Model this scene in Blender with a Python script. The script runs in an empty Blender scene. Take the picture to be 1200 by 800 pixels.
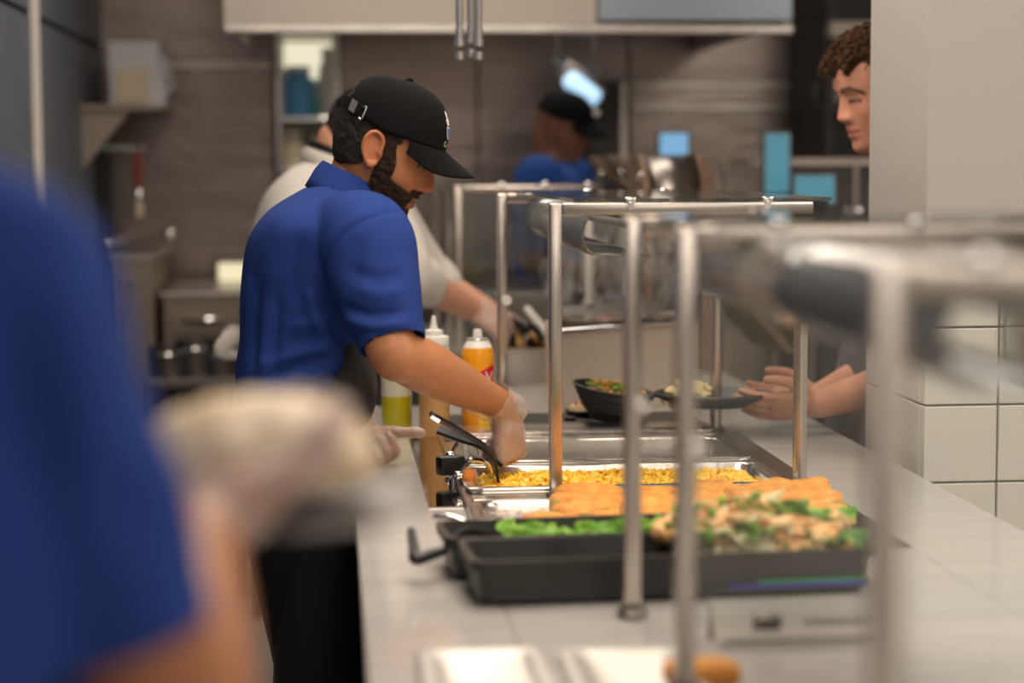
import bpy, bmesh, math, random
import numpy as np
from mathutils import Vector, Matrix, noise, Quaternion

random.seed(7)
S = bpy.context.scene
COL = S.collection

# ------------------------------------------------------------------ camera
F_PX = 2300.0                      # focal length for a 1200 px wide frame
CAM_Z = 1.5
_vy = Vector((-215 / F_PX, 210 / F_PX, 1.0)).normalized()      # world +Y seen by the camera (right, up, fwd)
_vz = Vector((-0.013, 1.0, 0.0)); _vz = (_vz - _vy * _vz.dot(_vy)).normalized()
# right handed: X = Y x Z in (right, up, back) axes
def _b(v): return Vector((v.x, v.y, -v.z))
_yb, _zb = _b(_vy), _b(_vz)
_xb = _yb.cross(_zb)
CAM_R = Matrix(((_xb.x, _xb.y, _xb.z), (_yb.x, _yb.y, _yb.z), (_zb.x, _zb.y, _zb.z)))   # camera axes -> world
cam_d = bpy.data.cameras.new('camera')
cam_d.sensor_width = 36.0
cam_d.lens = F_PX * 36.0 / 1200.0
cam_d.clip_start = 0.05
cam_d.dof.use_dof = True
cam_d.dof.focus_distance = 3.62
cam_d.dof.aperture_fstop = 1.75
cam = bpy.data.objects.new('camera', cam_d)
COL.objects.link(cam)
cam.matrix_world = Matrix.Translation((0, 0, CAM_Z)) @ CAM_R.to_4x4()
S.camera = cam

def P(px, py, d):
    """point of the place seen at a photo pixel, d metres along the counter"""
    v = CAM_R @ Vector(((px - 600) / F_PX, -(py - 400) / F_PX, -1.0))
    return Vector((0, 0, CAM_Z)) + v * (d / v.y)

# ------------------------------------------------------------------ light, world, exposure
w = bpy.data.worlds.new('world'); S.world = w
w.use_nodes = True
w.node_tree.nodes['Background'].inputs[0].default_value = (0.9, 0.92, 1.0, 1)
w.node_tree.nodes['Background'].inputs[1].default_value = 0.15

def area(name, loc, size, power, color=(1, 0.86, 0.7), target=None, sizey=None):
    l = bpy.data.lights.new(name, 'AREA'); l.energy = power; l.color = color
    l.shape = 'RECTANGLE'; l.size = size; l.size_y = sizey or size
    o = bpy.data.objects.new(name, l); COL.objects.link(o); o.location = loc
    if target is not None:
        o.rotation_euler = (Vector(target) - Vector(loc)).to_track_quat('-Z', 'Y').to_euler()
    return o
area('ceiling_light_line', (0.30, 3.0, 2.82), 0.9, 95, (1, 0.85, 0.70), sizey=3.4)
area('ceiling_light_dining', (2.4, 1.8, 2.82), 1.2, 85, (1, 0.9, 0.8), sizey=3.0)
area('ceiling_fill_near', (1.1, -1.8, 2.82), 1.8, 80, (1, 0.9, 0.8), sizey=1.2)  # unseen lamp added behind the camera to brighten rails and front faces
area('ceiling_light_kitchen', (0.3, 6.0, 2.82), 1.6, 26, (1, 0.88, 0.76), sizey=0.8)
S.view_settings.view_transform = 'Standard'
S.view_settings.look = 'None'
S.view_settings.exposure = -0.42
S.view_settings.gamma = 1.0
S.view_settings.use_curve_mapping = False

# ------------------------------------------------------------------ materials
def mat(name, color, rough=0.5, metal=0.0, **k):
    m = bpy.data.materials.new(name); m.use_nodes = True
    nt = m.node_tree; b = nt.nodes['Principled BSDF']
    b.inputs['Base Color'].default_value = (*color, 1)
    b.inputs['Roughness'].default_value = rough
    b.inputs['Metallic'].default_value = metal
    if 'spec' in k: b.inputs['Specular IOR Level'].default_value = k['spec']
    if 'emit' in k:
        b.inputs['Emission Color'].default_value = (*k.get('emit_color', color), 1)
        b.inputs['Emission Strength'].default_value = k['emit']
    if 'alpha' in k: b.inputs['Alpha'].default_value = k['alpha']
    if 'trans' in k: b.inputs['Transmission Weight'].default_value = k['trans']
    if 'sheen' in k: b.inputs['Sheen Weight'].default_value = k['sheen']
    if 'var' in k:                               # colour variation by noise
        c2, scale = k['var'][:2]
        stretch = k['var'][2] if len(k['var']) > 2 else (1, 1, 1)
        tc = nt.nodes.new('ShaderNodeTexCoord'); mp = nt.nodes.new('ShaderNodeMapping')
        mp.inputs['Scale'].default_value = stretch
        n = nt.nodes.new('ShaderNodeTexNoise'); n.inputs['Scale'].default_value = scale; n.inputs['Detail'].default_value = 6
        cr = nt.nodes.new('ShaderNodeValToRGB')
        cr.color_ramp.elements[0].position = 0.35; cr.color_ramp.elements[1].position = 0.65
        cr.color_ramp.elements[0].color = (*color, 1); cr.color_ramp.elements[1].color = (*c2, 1)
        nt.links.new(tc.outputs['Object'], mp.inputs[0]); nt.links.new(mp.outputs[0], n.inputs['Vector'])
        nt.links.new(n.outputs[0], cr.inputs[0]); nt.links.new(cr.outputs[0], b.inputs['Base Color'])
    if 'bump' in k:
        scale, strength = k['bump'][:2]
        stretch = k['bump'][2] if len(k['bump']) > 2 else (1, 1, 1)
        tc = nt.nodes.new('ShaderNodeTexCoord'); mp = nt.nodes.new('ShaderNodeMapping')
        mp.inputs['Scale'].default_value = stretch
        n = nt.nodes.new('ShaderNodeTexNoise'); n.inputs['Scale'].default_value = scale; n.inputs['Detail'].default_value = 4
        bp = nt.nodes.new('ShaderNodeBump'); bp.inputs['Strength'].default_value = strength
        bp.inputs['Distance'].default_value = k.get('bdist', 0.002)
        nt.links.new(tc.outputs['Object'], mp.inputs[0]); nt.links.new(mp.outputs[0], n.inputs['Vector'])
        nt.links.new(n.outputs[0], bp.inputs['Height']); nt.links.new(bp.outputs[0], b.inputs['Normal'])
    return m

def pane_mat(name, tint=(0.93, 0.97, 0.96), base=0.03, fres=0.9, rough=0.0, haze=0.0):
    """thin clear sheet: transparent with fresnel reflection and a painted reflected haze"""
    m = bpy.data.materials.new(name); m.use_nodes = True
    nt = m.node_tree; nt.nodes.clear()
    out = nt.nodes.new('ShaderNodeOutputMaterial')
    tr = nt.nodes.new('ShaderNodeBsdfTransparent'); tr.inputs[0].default_value = (*tint, 1)
    gl = nt.nodes.new('ShaderNodeBsdfGlossy'); gl.inputs['Roughness'].default_value = rough
    fr = nt.nodes.new('ShaderNodeFresnel'); fr.inputs[0].default_value = 1.45
    ml = nt.nodes.new('ShaderNodeMath'); ml.operation = 'MULTIPLY_ADD'; ml.inputs[1].default_value = fres; ml.inputs[2].default_value = base
    ml.use_clamp = True
    mx = nt.nodes.new('ShaderNodeMixShader')
    nt.links.new(fr.outputs[0], ml.inputs[0]); nt.links.new(ml.outputs[0], mx.inputs[0])
    nt.links.new(tr.outputs[0], mx.inputs[1]); nt.links.new(gl.outputs[0], mx.inputs[2])
    last = mx
    if haze:  # diffuse veil put in to imitate hazy reflections on the sheet
        df = nt.nodes.new('ShaderNodeBsdfDiffuse'); df.inputs[0].default_value = (0.8, 0.78, 0.74, 1)
        m2 = nt.nodes.new('ShaderNodeMixShader'); m2.inputs[0].default_value = haze
        nt.links.new(mx.outputs[0], m2.inputs[1]); nt.links.new(df.outputs[0], m2.inputs[2]); last = m2
    nt.links.new(last.outputs[0], out.inputs[0])
    return m

def attr_mat(name, rough=0.5, bump=None, spec=0.4, sss=0.0):
    """colour read from the mesh's own 'tone' attribute (skin, lips, brows)"""
    m = mat(name, (0.5, 0.3, 0.2), rough, spec=spec, **({'bump': bump} if bump else {}))
    nt = m.node_tree; b = nt.nodes['Principled BSDF']
    a = nt.nodes.new('ShaderNodeAttribute'); a.attribute_name = 'tone'
    n = nt.nodes.new('ShaderNodeTexNoise'); n.inputs['Scale'].default_value = 60; n.inputs['Detail'].default_value = 5
    tc = nt.nodes.new('ShaderNodeTexCoord'); nt.links.new(tc.outputs['Object'], n.inputs['Vector'])
    hs = nt.nodes.new('ShaderNodeHueSaturation')
    mr = nt.nodes.new('ShaderNodeMapRange'); mr.inputs[3].default_value = 0.86; mr.inputs[4].default_value = 1.14
    nt.links.new(n.outputs[0], mr.inputs[0]); nt.links.new(mr.outputs[0], hs.inputs['Value'])
    nt.links.new(a.outputs['Color'], hs.inputs['Color']); nt.links.new(hs.outputs[0], b.inputs['Base Color'])
    if sss:
        b.inputs['Subsurface Weight'].default_value = sss
        b.inputs['Subsurface Radius'].default_value = (0.01, 0.004, 0.002)
        b.inputs['Subsurface Scale'].default_value = 0.5
    return m

M = {}
M['steel'] = mat('brushed_steel', (0.62, 0.58, 0.54), 0.28, 1.0, bump=(40, 0.15, (1, 30, 30)), var=((0.5, 0.47, 0.44), 6))
M['steel_post'] = mat('satin_steel_post', (0.58, 0.525, 0.48), 0.27, 1.0, bump=(60, 0.1, (30, 30, 1)))
M['steel_pan'] = mat('pan_steel', (0.72, 0.68, 0.64), 0.22, 1.0, bump=(25, 0.25), bdist=0.003)
M['steel_wall'] = mat('wall_steel', (0.36, 0.31, 0.285), 0.30, 1.0, bump=(3, 0.5, (1, 1, 3)), bdist=.01, var=((0.28, 0.235, 0.22), 1.2))
M['steel_dark'] = mat('dark_steel', (0.22, 0.2, 0.19), 0.4, 1.0)
M['steel_panel'] = mat('panel_steel', (0.74, 0.63, 0.535), 0.5, 0.12, bump=(80, 0.1, (1, 1, 20)))
M['chrome'] = mat('chrome', (0.8, 0.8, 0.8), 0.1, 1.0)
M['glass'] = pane_mat('clear_glass', (0.93, 0.965, 0.965), haze=0.012)
M['glass_hazy'] = pane_mat('hazy_glass', (0.97, 0.985, 0.98), haze=0.02, base=0.01)
M['visor'] = pane_mat('reflect_tint_acrylic', (0.50, 0.54, 0.59), base=0.12, fres=1.1, rough=0.10, haze=0.09)  # blue-grey tint put in to imitate reflection on the near cover
M['visor_clear'] = pane_mat('clear_curved_acrylic', (0.74, 0.77, 0.80), base=0.10, fres=1.0, rough=0.10, haze=0.14)
M['marble'] = mat('grey_marble', (0.50, 0.48, 0.46), 0.13, var=((0.44, 0.42, 0.405), 5, (1.2, 9, 1)), spec=0.6)
M['paint_dark'] = mat('blue_grey_panel', (0.125, 0.142, 0.175), 0.55, var=((0.10, 0.115, 0.142), 2))
M['paint_col'] = mat('column_paint', (0.375, 0.355, 0.338), 0.7)
M['white'] = mat('white_plastic', (0.78, 0.76, 0.72), 0.4)
M['black'] = mat('black_plastic', (0.012, 0.012, 0.013), 0.35)
M['black_tray'] = mat('black_tray', (0.022, 0.021, 0.02), 0.38, bump=(30, 0.1))
M['stoneware'] = mat('black_stoneware', (0.03, 0.03, 0.033), 0.45, bump=(90, 0.25))
M['rubber'] = mat('dark_rubber', (0.03, 0.03, 0.03), 0.7)
M['plaster'] = mat('ceiling_paint', (0.6, 0.58, 0.55), 0.8)
M['wall_light'] = mat('pale_wall', (0.68, 0.65, 0.61), 0.8)
M['satin'] = mat('satin_knob', (0.86, 0.83, 0.80), 0.35, 0.4)
M['floor'] = mat('pale_floor', (0.55, 0.53, 0.50), 0.35, var=((0.48, 0.46, 0.44), 4))
M['polo'] = mat('royal_blue_pique', (0.019, 0.045, 0.205), 0.9, bump=(900, 0.35), bdist=0.001, spec=0.12)
M['polo_far'] = mat('royal_blue_cotton', (0.015, 0.06, 0.26), 0.85, bump=(500, 0.2), bdist=0.001, spec=0.2)
M['coat'] = mat('off_white_coat', (0.60, 0.57, 0.53), 0.85, bump=(300, 0.2), bdist=0.001)
M['apron'] = mat('charcoal_apron', (0.045, 0.042, 0.043), 0.85, bump=(400, 0.3), bdist=0.001)
M['trousers'] = mat('black_twill', (0.008, 0.008, 0.009), 0.9, bump=(600, 0.2), bdist=0.001, spec=0.2)
M['shirt_dark'] = mat('dark_grey_shirt', (0.05, 0.048, 0.05), 0.9)
M['cap'] = mat('black_cotton_cap', (0.006, 0.006, 0.007), 0.95, bump=(900, 0.3), bdist=0.0008, spec=0.12)
def soft_edge(m, scale=420):
    nt = m.node_tree; b = nt.nodes['Principled BSDF']
    a = nt.nodes.new('ShaderNodeAttribute'); a.attribute_name = 'cover'
    tc = nt.nodes.new('ShaderNodeTexCoord'); n = nt.nodes.new('ShaderNodeTexNoise'); n.inputs['Scale'].default_value = scale
    nt.links.new(tc.outputs['Object'], n.inputs['Vector'])
    ad = nt.nodes.new('ShaderNodeMath'); ad.operation = 'MULTIPLY_ADD'; ad.inputs[1].default_value = 1.5; ad.inputs[2].default_value = -.75
    nt.links.new(n.outputs[0], ad.inputs[0])
    s_ = nt.nodes.new('ShaderNodeMath'); s_.operation = 'ADD'; nt.links.new(a.outputs['Fac'], s_.inputs[0]); nt.links.new(ad.outputs[0], s_.inputs[1])
    r = nt.nodes.new('ShaderNodeMapRange'); r.inputs[1].default_value = .28; r.inputs[2].default_value = .62
    nt.links.new(s_.outputs[0], r.inputs[0]); nt.links.new(r.outputs[0], b.inputs['Alpha'])
    return m
M['hair_black'] = soft_edge(mat('black_hair', (0.010, 0.008, 0.007), 0.6, bump=(420, 1.0, (1, 1, 0.35)), bdist=0.003, var=((0.024, 0.018, 0.014), 300), spec=.3))
M['beard'] = soft_edge(mat('dark_beard', (0.013, 0.008, 0.006), 0.8, bump=(480, 1.0), bdist=0.003, var=((0.045, 0.026, 0.017), 320), spec=.2))
M['hair_brown'] = mat('brown_hair', (0.095, 0.045, 0.022), 0.75, bump=(320, 1.0), bdist=0.003, var=((0.035, 0.016, 0.008), 90), spec=.15)
M['skin'] = attr_mat('warm_skin', 0.45, (500, 0.12), 0.35)
M['glove'] = None
def glove_mat():
    m = bpy.data.materials.new('clear_poly_glove'); m.use_nodes = True
    nt = m.node_tree; nt.nodes.clear()
    out = nt.nodes.new('ShaderNodeOutputMaterial')
    tr = nt.nodes.new('ShaderNodeBsdfTransparent'); tr.inputs[0].default_value = (1, 0.97, 0.95, 1)
    pb = nt.nodes.new('ShaderNodeBsdfPrincipled'); pb.inputs['Base Color'].default_value = (0.72, 0.66, 0.62, 1); pb.inputs['Roughness'].default_value = 0.25
    tc = nt.nodes.new('ShaderNodeTexCoord'); n = nt.nodes.new('ShaderNodeTexNoise'); n.inputs['Scale'].default_value = 26; n.inputs['Detail'].default_value = 4
    n.inputs['Distortion'].default_value = .8
    bp = nt.nodes.new('ShaderNodeBump'); bp.inputs['Strength'].default_value = 0.8; bp.inputs['Distance'].default_value = 0.004
    nt.links.new(tc.outputs['Object'], n.inputs['Vector']); nt.links.new(n.outputs[0], bp.inputs['Height']); nt.links.new(bp.outputs[0], pb.inputs['Normal'])
    mr = nt.nodes.new('ShaderNodeMapRange'); mr.inputs[1].default_value = 0.35; mr.inputs[2].default_value = 0.7; mr.inputs[3].default_value = 0.26; mr.inputs[4].default_value = 0.46
    nt.links.new(n.outputs[0], mr.inputs[0])
    mx = nt.nodes.new('ShaderNodeMixShader'); nt.links.new(mr.outputs[0], mx.inputs[0])
    nt.links.new(tr.outputs[0], mx.inputs[1]); nt.links.new(pb.outputs[0], mx.inputs[2]); nt.links.new(mx.outputs[0], out.inputs[0])
    return m
M['glove'] = glove_mat()

# ------------------------------------------------------------------ object helpers
ORG = {}
def tag(o, label=None, cat=None, group=None, kind=None):
    if label: o['label'] = label
    if cat: o['category'] = cat
    if group: o['group'] = group
    if kind: o['kind'] = kind
    return o
def thing(name, loc, label, cat, group=None, kind=None):
    o = bpy.data.objects.new(name, None); COL.objects.link(o)
    o.location = loc; o.empty_display_size = 0.05
    ORG[o.name] = Vector(loc)
    return tag(o, label, cat, group, kind)
def link_mesh(name, me, mats, parent=None, smooth=True, world=True):
    """me is in world coordinates; it is moved into the frame of its parent"""
    org = ORG.get(parent.name, Vector((0, 0, 0))) if parent else Vector((0, 0, 0))
    if world and org.length: me.transform(Matrix.Translation(-org))
    for m in (mats if isinstance(mats, (list, tuple)) else [mats]): me.materials.append(m)
    if smooth:
        me.shade_smooth()
        try: me.set_sharp_from_angle(angle=math.radians(38))
        except Exception: pass
    o = bpy.data.objects.new(name, me); COL.objects.link(o)
    if parent: o.parent = parent
    ORG[o.name] = org
    return o
def copy_tree(o, parent=None):
    c = o.copy(); COL.objects.link(c)
    if parent: c.parent = parent
    for ch in list(o.children): copy_tree(ch, c)
    return c

def frame_of(axis, side=None):
    a = Vector(axis).normalized()
    s = Vector(side) if side is not None else (Vector((0, 0, 1)) if abs(a.z) < 0.9 else Vector((1, 0, 0)))
    s = s - a * s.dot(a)
    if s.length < 1e-6: s = a.orthogonal()
    s.normalize()
    return a, s, a.cross(s)

def catmull(pts, n):
    pts = [np.array(p, float) for p in pts]
    if len(pts) < 3:
        return [pts[0] + (pts[-1] - pts[0]) * t for t in np.linspace(0, 1, n + 1)]
    ext = [2 * pts[0] - pts[1]] + pts + [2 * pts[-1] - pts[-2]]
    out = []
    for i in range(1, len(ext) - 2):
        p0, p1, p2, p3 = ext[i - 1], ext[i], ext[i + 1], ext[i + 2]
        for t in np.arange(n) / n:
            out.append(0.5 * (2 * p1 + (p2 - p0) * t + (2 * p0 - 5 * p1 + 4 * p2 - p3) * t * t + (3 * p1 - p0 - 3 * p2 + p3) * t ** 3))
    out.append(pts[-1])
    return out

class MB:
    """collects shapes; build() links them as ONE mesh object"""
    def __init__(s): s.bm = bmesh.new()
    def box(s, c, size, rz=0.0, bevel=0.0, R=None, seg=2):
        m = Matrix.Translation(c) @ (R.to_4x4() if R is not None else Matrix.Rotation(rz, 4, 'Z')) @ Matrix.Diagonal((*size, 1))
        r = bmesh.ops.create_cube(s.bm, size=1.0, matrix=m)
        if bevel:
            ed = set()
            for v in r['verts']: ed.update(v.link_edges)
            bmesh.ops.bevel(s.bm, geom=list(ed), offset=bevel, segments=seg, affect='EDGES', profile=0.5)
        return s
    def bx(s, a, b, bevel=0.0):
        a, b = Vector(a), Vector(b)
        return s.box((a + b) / 2, [abs(q) for q in (b - a)], bevel=bevel)
    def rings(s, rings, cap=True, close=False):
        vs = [[s.bm.verts.new(p) for p in r] for r in rings]
        n = len(vs[0])
        for i in range(len(vs) - 1 + (1 if close else 0)):
            a, b = vs[i], vs[(i + 1) % len(vs)]
            for j in range(n):
                s.bm.faces.new((a[j], a[(j + 1) % n], b[(j + 1) % n], b[j]))
        if cap and not close:
            s.bm.faces.new(list(reversed(vs[0]))); s.bm.faces.new(vs[-1])
        return s
    def cyl(s, p0, p1, r0, r1=None, seg=20, cap=True):
        p0, p1 = Vector(p0), Vector(p1); r1 = r0 if r1 is None else r1
        a, u, v = frame_of(p1 - p0)
        f = lambda p, r: [p + (u * math.cos(t) + v * math.sin(t)) * r for t in np.linspace(0, 2 * math.pi, seg, endpoint=False)]
        return s.rings([f(p0, r0), f(p1, r1)], cap)
    def lathe(s, prof, c, seg=32, axis=(0, 0, 1), cap=True):
        a, u, v = frame_of(axis); c = Vector(c)
        return s.rings([[c + a * z + (u * math.cos(t) + v * math.sin(t)) * max(r, 1e-4) for t in np.linspace(0, 2 * math.pi, seg, endpoint=False)] for r, z in prof], cap)
    def tube(s, pts, radii, seg=14, n=6, side=None, flat=1.0, round_caps=True):
        """tapered tube through pts; flat squashes the section along 'side x axis'"""
        q = [np.append(np.array(p, float), r) for p, r in zip(pts, radii)]
        q = catmull(q, n)
        c = [Vector(x[:3]) for x in q]; r = [max(float(x[3]), 1e-4) for x in q]
        rings = []; sd = Vector(side) if side is not None else None
        def ring(p, ax, rad):
            nonlocal sd
            a, u, v = frame_of(ax, sd); sd = u if side is None else sd
            return [p + u * rad * math.cos(t) + v * rad * flat * math.sin(t) for t in np.linspace(0, 2 * math.pi, seg, endpoint=False)]
        tan = [(c[min(i + 1, len(c) - 1)] - c[max(i - 1, 0)]) for i in range(len(c))]
        if round_caps:
            for k in (0.97, 0.8, 0.45): rings.append(ring(c[0] - tan[0].normalized() * r[0] * k, tan[0], r[0] * math.sqrt(1 - k * k)))
        for i in range(len(c)): rings.append(ring(c[i], tan[i], r[i]))
        if round_caps:
            for k in (0.45, 0.8, 0.97): rings.append(ring(c[-1] + tan[-1].normalized() * r[-1] * k, tan[-1], r[-1] * math.sqrt(1 - k * k)))
        return s.rings(rings)
    def loft(s, secs, seg=40, n=5, ex=2.4):
        """sections: (centre, vecA half axis, vecB half axis) superellipses, splined"""
        q = [np.concatenate([np.array(c, float), np.array(a, float), np.array(b, float)]) for c, a, b in secs]
        q = catmull(q, n)
        rings = []
        for x in q:
            c, a, b = Vector(x[:3]), Vector(x[3:6]), Vector(x[6:9])
            ring = []
            for t in np.linspace(0, 2 * math.pi, seg, endpoint=False):
                ct, st = math.cos(t), math.sin(t)
                ring.append(c + a * math.copysign(abs(ct) ** (2 / ex), ct) + b * math.copysign(abs(st) ** (2 / ex), st))
            rings.append(ring)
        return s.rings(rings)
    def ball(s, c, r, R=None, seg=20, noise_amp=0.0, noise_scale=10, ex=None):
        rr = r if hasattr(r, '__len__') else (r, r, r)
        res = bmesh.ops.create_uvsphere(s.bm, u_segments=seg, v_segments=max(6, seg * 2 // 3), radius=1.0)
        for v in res['verts']:
            p = v.co.copy()
            if ex:
                p = Vector([math.copysign(abs(q) ** ex, q) for q in p])
            p = Vector((p.x * rr[0], p.y * rr[1], p.z * rr[2]))
            if R is not None: p = R @ p
            p = p + Vector(c)
            if noise_amp:
                nrm = (p - Vector(c)).normalized()
                p += nrm * noise_amp * noise.fractal(p * noise_scale, 0.6, 2.0, 3)
            v.co = p
        return s
    def sweep_square(s, pts, wdt, hgt=None, up=(0, 0, 1)):
        hgt = hgt or wdt
        for a, b in zip(pts[:-1], pts[1:]):
            a, b = Vector(a), Vector(b); ax, u, v = frame_of(b - a, up)
            R = Matrix((v, u, ax)).transposed()
            s.box((a + b) / 2, (wdt, hgt, (b - a).length + wdt * 0.0), R=R, bevel=wdt * 0.18)
        return s
    def prism(s, poly, axis_vec):
        """extrude a 3-D polygon along a vector"""
        a = [s.bm.verts.new(p) for p in poly]; b = [s.bm.verts.new(Vector(p) + Vector(axis_vec)) for p in poly]
        n = len(a); s.bm.faces.new(list(reversed(a))); s.bm.faces.new(b)
        for i in range(n): s.bm.faces.new((a[i], a[(i + 1) % n], b[(i + 1) % n], b[i]))
        return s
    def rrect_loops(s, loops, seg=5, R=None, c=(0, 0, 0)):
        """loops of rounded rectangles: (hx, hy, corner r, z); lofted and capped"""
        rings = []
        for hx, hy, r, z in loops:
            ring = []
            for qx, qy, a0 in ((1, 1, 0), (-1, 1, 90), (-1, -1, 180), (1, -1, 270)):
                for k in range(seg + 1):
                    t = math.radians(a0 + 90 * k / seg)
                    ring.append(Vector((qx * (hx - r) + r * math.cos(t), qy * (hy - r) + r * math.sin(t), z)))
            if R is not None: ring = [R @ p for p in ring]
            rings.append([p + Vector(c) for p in ring])
        return s.rings(rings)
    def mesh(s, name='mesh'):
        bmesh.ops.recalc_face_normals(s.bm, faces=s.bm.faces[:])
        me = bpy.data.meshes.new(name); s.bm.to_mesh(me); s.bm.free(); return me
    def build(s, name, m, parent=None, smooth=True, world=True):
        return link_mesh(name, s.mesh(name), m, parent, smooth, world)

def remesh(mb, voxel, it=6, fac=0.5):
    me = mb.mesh('tmp') if isinstance(mb, MB) else mb
    o = bpy.data.objects.new('tmp', me); COL.objects.link(o)
    r = o.modifiers.new('r', 'REMESH'); r.mode = 'VOXEL'; r.voxel_size = voxel
    if it:
        sm = o.modifiers.new('s', 'SMOOTH'); sm.factor = fac; sm.iterations = it
    dg = bpy.context.evaluated_depsgraph_get()
    out = bpy.data.meshes.new_from_object(o.evaluated_get(dg))
    bpy.data.objects.remove(o); bpy.data.meshes.remove(me)
    out.materials.clear()
    return out
def co_of(me):
    a = np.empty(len(me.vertices) * 3, np.float32); me.vertices.foreach_get('co', a); return a.reshape(-1, 3)
def no_of(me):
    a = np.empty(len(me.vertices) * 3, np.float32); me.vertex_normals.foreach_get('vector', a); return a.reshape(-1, 3)
def set_co(me, a):
    me.vertices.foreach_set('co', np.ascontiguousarray(a, np.float32).ravel()); me.update()
def folds(me, segs, amp_noise=0.0, nscale=9.0, stretch=(1, 1, 1)):
    """cloth folds: raised or sunk ridges along segments (a, b, width, amp)"""
    co, no = co_of(me), no_of(me)
    d = np.zeros(len(co))
    for a, b, wd, amp in segs:
        a, b = np.array(a), np.array(b); ab = b - a
        t = np.clip(((co - a) @ ab) / (ab @ ab), 0, 1)
        dist = np.linalg.norm(co - (a + t[:, None] * ab), axis=1)
        d += amp * np.exp(-(dist / wd) ** 2) * (0.35 + 0.65 * np.sin(np.pi * np.clip(t, 0.02, 0.98)))
    if amp_noise:
        st = Vector(stretch)
        d += np.array([amp_noise * noise.fractal(Vector((p[0] * st.x, p[1] * st.y, p[2] * st.z)) * nscale, 0.8, 2.0, 2) for p in co.tolist()])
    set_co(me, co + no * d[:, None])
def creases(me, segs, amp_noise=0.0, nscale=7.0):
    """folds on the cloth facing the aisle side (-Y): ridges along lines given by two points, measured in X and Z"""
    co, no = co_of(me), no_of(me)
    d = np.zeros(len(co)); facing = np.clip(-no[:, 1] * 2.5, 0, 1)
    for pts, wd, amp in segs:
        dist = np.full(len(co), 9.0); tt = np.zeros(len(co)); n = len(pts) - 1
        for i in range(n):
            a = np.array((pts[i].x, pts[i].z)); b = np.array((pts[i + 1].x, pts[i + 1].z)); ab = b - a
            t = np.clip(((co[:, [0, 2]] - a) @ ab) / (ab @ ab), 0, 1)
            di = np.linalg.norm(co[:, [0, 2]] - (a + t[:, None] * ab), axis=1)
            m = di < dist; dist[m] = di[m]; tt[m] = (i + t[m]) / n
        d += amp * np.exp(-(dist / wd) ** 2) * np.clip(np.sin(np.pi * np.clip(tt, .03, .97)) * 1.5, 0, 1) * facing
    if amp_noise:
        d += np.array([amp_noise * noise.fractal(Vector((p[0], p[1], p[2] * .6)) * nscale, 0.8, 2.0, 2) for p in co.tolist()])
    set_co(me, co + no * d[:, None])
def cut(me, planes):
    """remove verts beyond end planes: (point, normal, radius)"""
    co = co_of(me); kill = np.zeros(len(co), bool)
    for p, n, r in planes:
        q = co - np.array(p); kill |= ((q @ np.array(n)) > 0) & (np.linalg.norm(q, axis=1) < r)
    bm = bmesh.new(); bm.from_mesh(me)
    for p, n, r in planes:                      # a clean straight edge at each opening
        p, n = Vector(p), Vector(n).normalized()
        fs = [f for f in bm.faces if (f.calc_center_median() - p).length < r]
        geom = list({v for f in fs for v in f.verts}) + list({e for f in fs for e in f.edges}) + fs
        bmesh.ops.bisect_plane(bm, geom=geom, plane_co=p, plane_no=n, clear_outer=True)
        loose = [v for v in bm.verts if not v.link_faces]
        bmesh.ops.delete(bm, geom=loose, context='VERTS')
    bm.to_mesh(me); bm.free()
def solidify(o, t, off=-1):
    m = o.modifiers.new('thickness', 'SOLIDIFY'); m.thickness = t; m.offset = off
# ------------------------------------------------------------------ people
def frame_head(pos, yaw, pitch, roll=0.0, s=1.0):
    """x forward, y to the person's left, z up; yaw 0 faces +X"""
    R = Matrix.Rotation(yaw, 3, 'Z') @ Matrix.Rotation(pitch, 3, 'Y') @ Matrix.Rotation(roll, 3, 'X')
    return Matrix.Translation(pos) @ R.to_4x4() @ Matrix.Diagonal((s, s, s, 1))

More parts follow.
